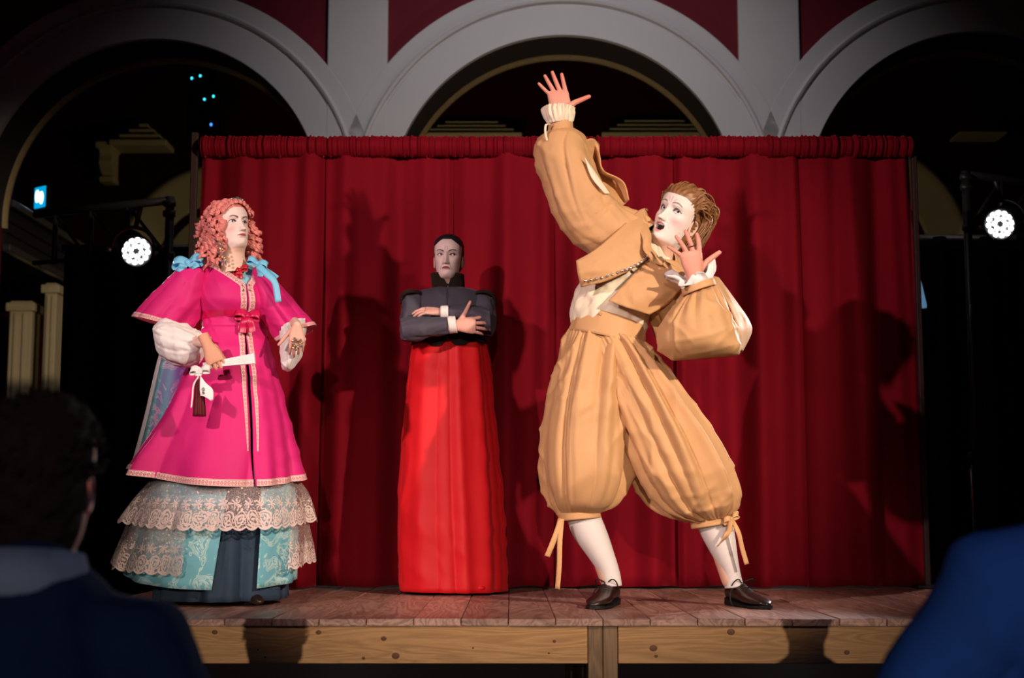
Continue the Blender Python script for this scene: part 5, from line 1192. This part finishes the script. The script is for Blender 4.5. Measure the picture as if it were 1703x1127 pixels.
panel('sleeve_flap', [[(966, 236, YM-.06), (978, 262, YM-.03), (984, 295, YM-.02), (1002, 322, YM-.02), (1030, 352, YM-.06)],
                      [(985, 230, YM-.02), (990, 258, YM+.03), (996, 288, YM+.05), (1024, 306, YM+.05), (1038, 340, YM+.0)],
                      [(996, 240, YM+.02), (998, 262, YM-.03), (1004, 284, YM-.02), (1036, 302, YM-.02), (1046, 332, YM-.02)]], None, 'tan', sl, 40, 24)
panel('shirt_sleeve', [[(972, 262, YM-.135), (984, 295, YM-.14), (1006, 322, YM-.13)], [(985, 280, YM-.115), (1000, 302, YM-.12), (1014, 322, YM-.11)]], None, 'cream_shirt', sl, 20, 10)
# lowered sleeve: upper arm, full gathered forearm, open hanging flap
S = Surf([(1068, 436, 1132, 440, .10), (1074, 470, 1158, 478, .12), (1082, 515, 1185, 520, .13), (1088, 555, 1205, 552, .125), (1100, 585, 1215, 576, .08)], YM-.02, rs); s2 = surfobj('hanging_sleeve', S, 'tan', mn, .004, n=110, m=50)
PF = Surf([(1139, 492, 1188, 474, .050), (1122, 508, 1198, 492, .095), (1104, 530, 1210, 515, .13), (1093, 556, 1222, 545, .14), (1096, 580, 1230, 572, .12), (1114, 596, 1232, 587, .06), (1124, 599, 1226, 591, .008)], YH+.06,
          fsum(lambda th, t: .05*np.cos(13*th+.8*np.sin(2*th))*np.exp(-t/.3) + .02*np.cos(5*th+3*t), folds(75, 14, .12, (.04, .12), .5, 'top'))); surfobj('gathered_sleeve', PF, 'tan', s2, .003, n=160, m=56)
S = Surf([(1137, 492, 1190, 474, .056), (1134, 482, 1186, 463, .054)], YH+.035); surfobj('wrist_band', S, 'tan', s2, .005, n=60, m=6)
S = Surf([(1138, 482, 1184, 466, .044), (1124, 468, 1186, 450, .060), (1110, 456, 1180, 434, .068)], YH+.035, lambda th, t: .16*t*np.cos(7*th+1)+.10*t*np.cos(12*th), lambda th, t: .02*t*np.cos(5*th+.5)-.055*t*np.maximum(0, -np.sin(th))); surfobj('ruffle', S, 'white_cloth', s2, .003, n=160, m=20)
panel('sleeve_flap', [[(1180, 458, YM-.10), (1208, 500, YM-.16), (1226, 545, YM-.18), (1222, 588, YM-.16)], [(1195, 462, YM-.06), (1226, 505, YM-.06), (1245, 540, YM-.06), (1232, 582, YM-.10)], [(1192, 470, YM+.06), (1228, 515, YM+.08), (1250, 546, YM+.06), (1234, 585, YM-.02)]], None, 'tan', s2, 30, 20)
# rings on the left hand
q = (T2[1][0]*.35+T2[1][1]*.65); nrm = unit(T2[1][1]-T2[1][0])
a = np.linspace(0, 2*PI, 20); t1 = unit(np.cross(nrm, (0, 1, 0))); t2 = np.cross(nrm, t1); v, f = tube([q+(t1*math.cos(x)+t2*math.sin(x))*.0098 for x in a], .0022, 6); mkobj('finger_ring', v, f, 'lace_black', mn)
# ================================================================== AUDIENCE (out of focus, foreground)
def watcher(px, py, Y, face, label, shirt, hairmat, sh_pts, s=1.0, collar=True, seed=3, drop=.20, el=((-.27, -.38), (.27, -.38)), turn=None):
    """person seen from behind: head with hair and ears, shoulders, arms"""
    o_ = W(px, py, Y)
    root = empty('person', (o_[0], Y, FLOORZ), label, 'person')
    ex = dict(face=(.30, .15, .11), neck=(.16, .08, .06), ear=(.55, .14, .11), lips=(.4, .15, .15))  # ears coloured red to imitate stage light glowing through them
    hv, hf, hc, gsh, eyes, Vg = head_mesh(ex); A = axes(face, (0, 0, 1)); Hw = lambda v: (np.asarray(v)*s)@A.T + o_
    sh = o_ + np.array([0, -.05, -drop])
    rt = np.array(turn if turn else (-1.0, 0, 0)); E1, E2 = el
    L = lambda a, y, z: sh + rt*a + np.cross((0, 0, 1), rt)*y + np.array([0, 0, z])
    caps = [(L(0, 0, -.08), L(0, .02, -.5), .15, .15), (L(-.13, 0, -.04), L(.13, 0, -.04), .075, .075), (L(-.2, 0, -.08), L(E1[0]+.02, -.02, E1[1]+.02), .052, .042), (L(.2, 0, -.08), L(E2[0]-.02, -.02, E2[1]+.02), .052, .042),
            (L(E1[0]+.02, -.02, E1[1]+.02), L(-.12, -.26, -.42), .042, .03), (L(E2[0]-.02, -.02, E2[1]+.02), L(.12, -.26, -.42), .042, .03), (L(0, .0, -.02), o_+A@np.array([0, .015, -.12])*s, .062, .056),
            (L(-.09, 0, -.5), L(-.12, -.05, FLOORZ-sh[2]+.07), .09, .06), (L(.09, 0, -.5), L(.12, -.05, FLOORZ-sh[2]+.07), .09, .06)]
    body = person_body(root, (Hw(hv), hf, hc), [], caps, (.45, .25, .2))
    cv, cf = hair_cap(Vg, lambda X, Y_, Z: np.minimum(1, np.maximum((Z-.055)*50, np.minimum((Y_+.0)*40, (Z+.13)*60))), lambda X, Y_, Z: .016+.004*np.sin(X*120)*np.sin(Z*130+Y_*90))
    hair = mkobj('hair', Hw(cv), cf, hairmat, root)
    ri = np.random.default_rng(seed); ms = []
    for k in range(170):
        a = ri.uniform(0, 2*PI); e = math.acos(ri.uniform(-.15, 1)); d_ = np.array([math.sin(e)*math.sin(a), math.sin(e)*math.cos(a), math.cos(e)])
        if d_[1] < -.35 and d_[2] < .6: continue
        c = Hw(np.array([.0, .008, .02])+d_*np.array([.086, .105, .100])); n_ = A@d_; t1 = unit(np.cross(n_, (.3, .1, .8))); t2 = np.cross(n_, t1); t = np.linspace(0, 1, 14); q = t*5+ri.uniform(0, 6)
        ms.append(tube(c+np.outer(np.cos(q)*.010, t1)+np.outer(np.sin(q)*.010, t2)+np.outer(.012*t, n_), .0045*(1-.5*t), 6))
    v, f = join(*ms); lk = mkobj('locks', v, f, hairmat, hair); lk['kind'] = 'stuff'
    # shirt: one continuous garment over trunk and arms
    c2 = [(L(0, 0, -.08), L(0, .02, -.52), .175, .175), (L(-.17, 0, -.055), L(.17, 0, -.055), .092, .092), (L(-.2, 0, -.08), L(E1[0], -.02, E1[1]), .078, .070), (L(.2, 0, -.08), L(E2[0], -.02, E2[1]), .078, .070),
          (L(E1[0], -.02, E1[1]), L(-.15, -.22, -.44), .068, .055), (L(E2[0], -.02, E2[1]), L(.15, -.22, -.44), .068, .055), (L(0, 0, .0), L(0, .01, .05), .088, .074)]
    v, f = body_mesh(c2, .012); ri = np.random.default_rng(seed+1); p_ = ri.uniform(0, 6, 6)
    v = v + .006*np.stack([np.sin(v[:, 2]*31+p_[0]+v[:, 0]*12), np.sin(v[:, 0]*27+p_[1]+v[:, 2]*19), np.sin(v[:, 0]*35+p_[2])], 1); mkobj('shirt', v, f, shirt, root)
    if collar:
        th = np.linspace(0, 2*PI, 40, endpoint=False); V = []
        for (r, z) in ((.090, .035), (.082, .085), (.088, .092), (.098, .05), (.104, .02)): V += [L(r*math.cos(q), r*math.sin(q)+.012, z+.012*math.sin(q)) for q in th]
        cl_ = mkobj('collar', V, grid_faces(5, 40, True), 'audience_collar', root); solid(cl_, .004, 0)
    # trousers
    c3 = [(L(0, .0, -.5), L(0, .0, -.56), .15, .15), (L(-.09, 0, -.55), L(-.12, -.05, FLOORZ-sh[2]+.095), .10, .075), (L(.09, 0, -.55), L(.12, -.05, FLOORZ-sh[2]+.095), .10, .075)]
    v, f = body_mesh(c3, .014); v[:, 2] = np.maximum(v[:, 2], FLOORZ+.02); mkobj('trousers', v, f, 'hall_dark', root)
    return root
watcher(70, 790, 2.3, (.06, 1.0, .04), 'dark-haired spectator in navy seen from behind at the lower left', 'audience_navy', 'audience_hair', None, 1.05, True, 3, .215, ((-.3, -.36), (.31, -.34)))
watcher(1826, 645, 2.2, (-.1, 1, .05), 'spectator in a blue shirt at the lower right edge, only a shoulder showing', 'audience_shirt', 'audience_hair', None, 1.0, False, 9, .24, ((-.27, -.38), (.33, -.27)))
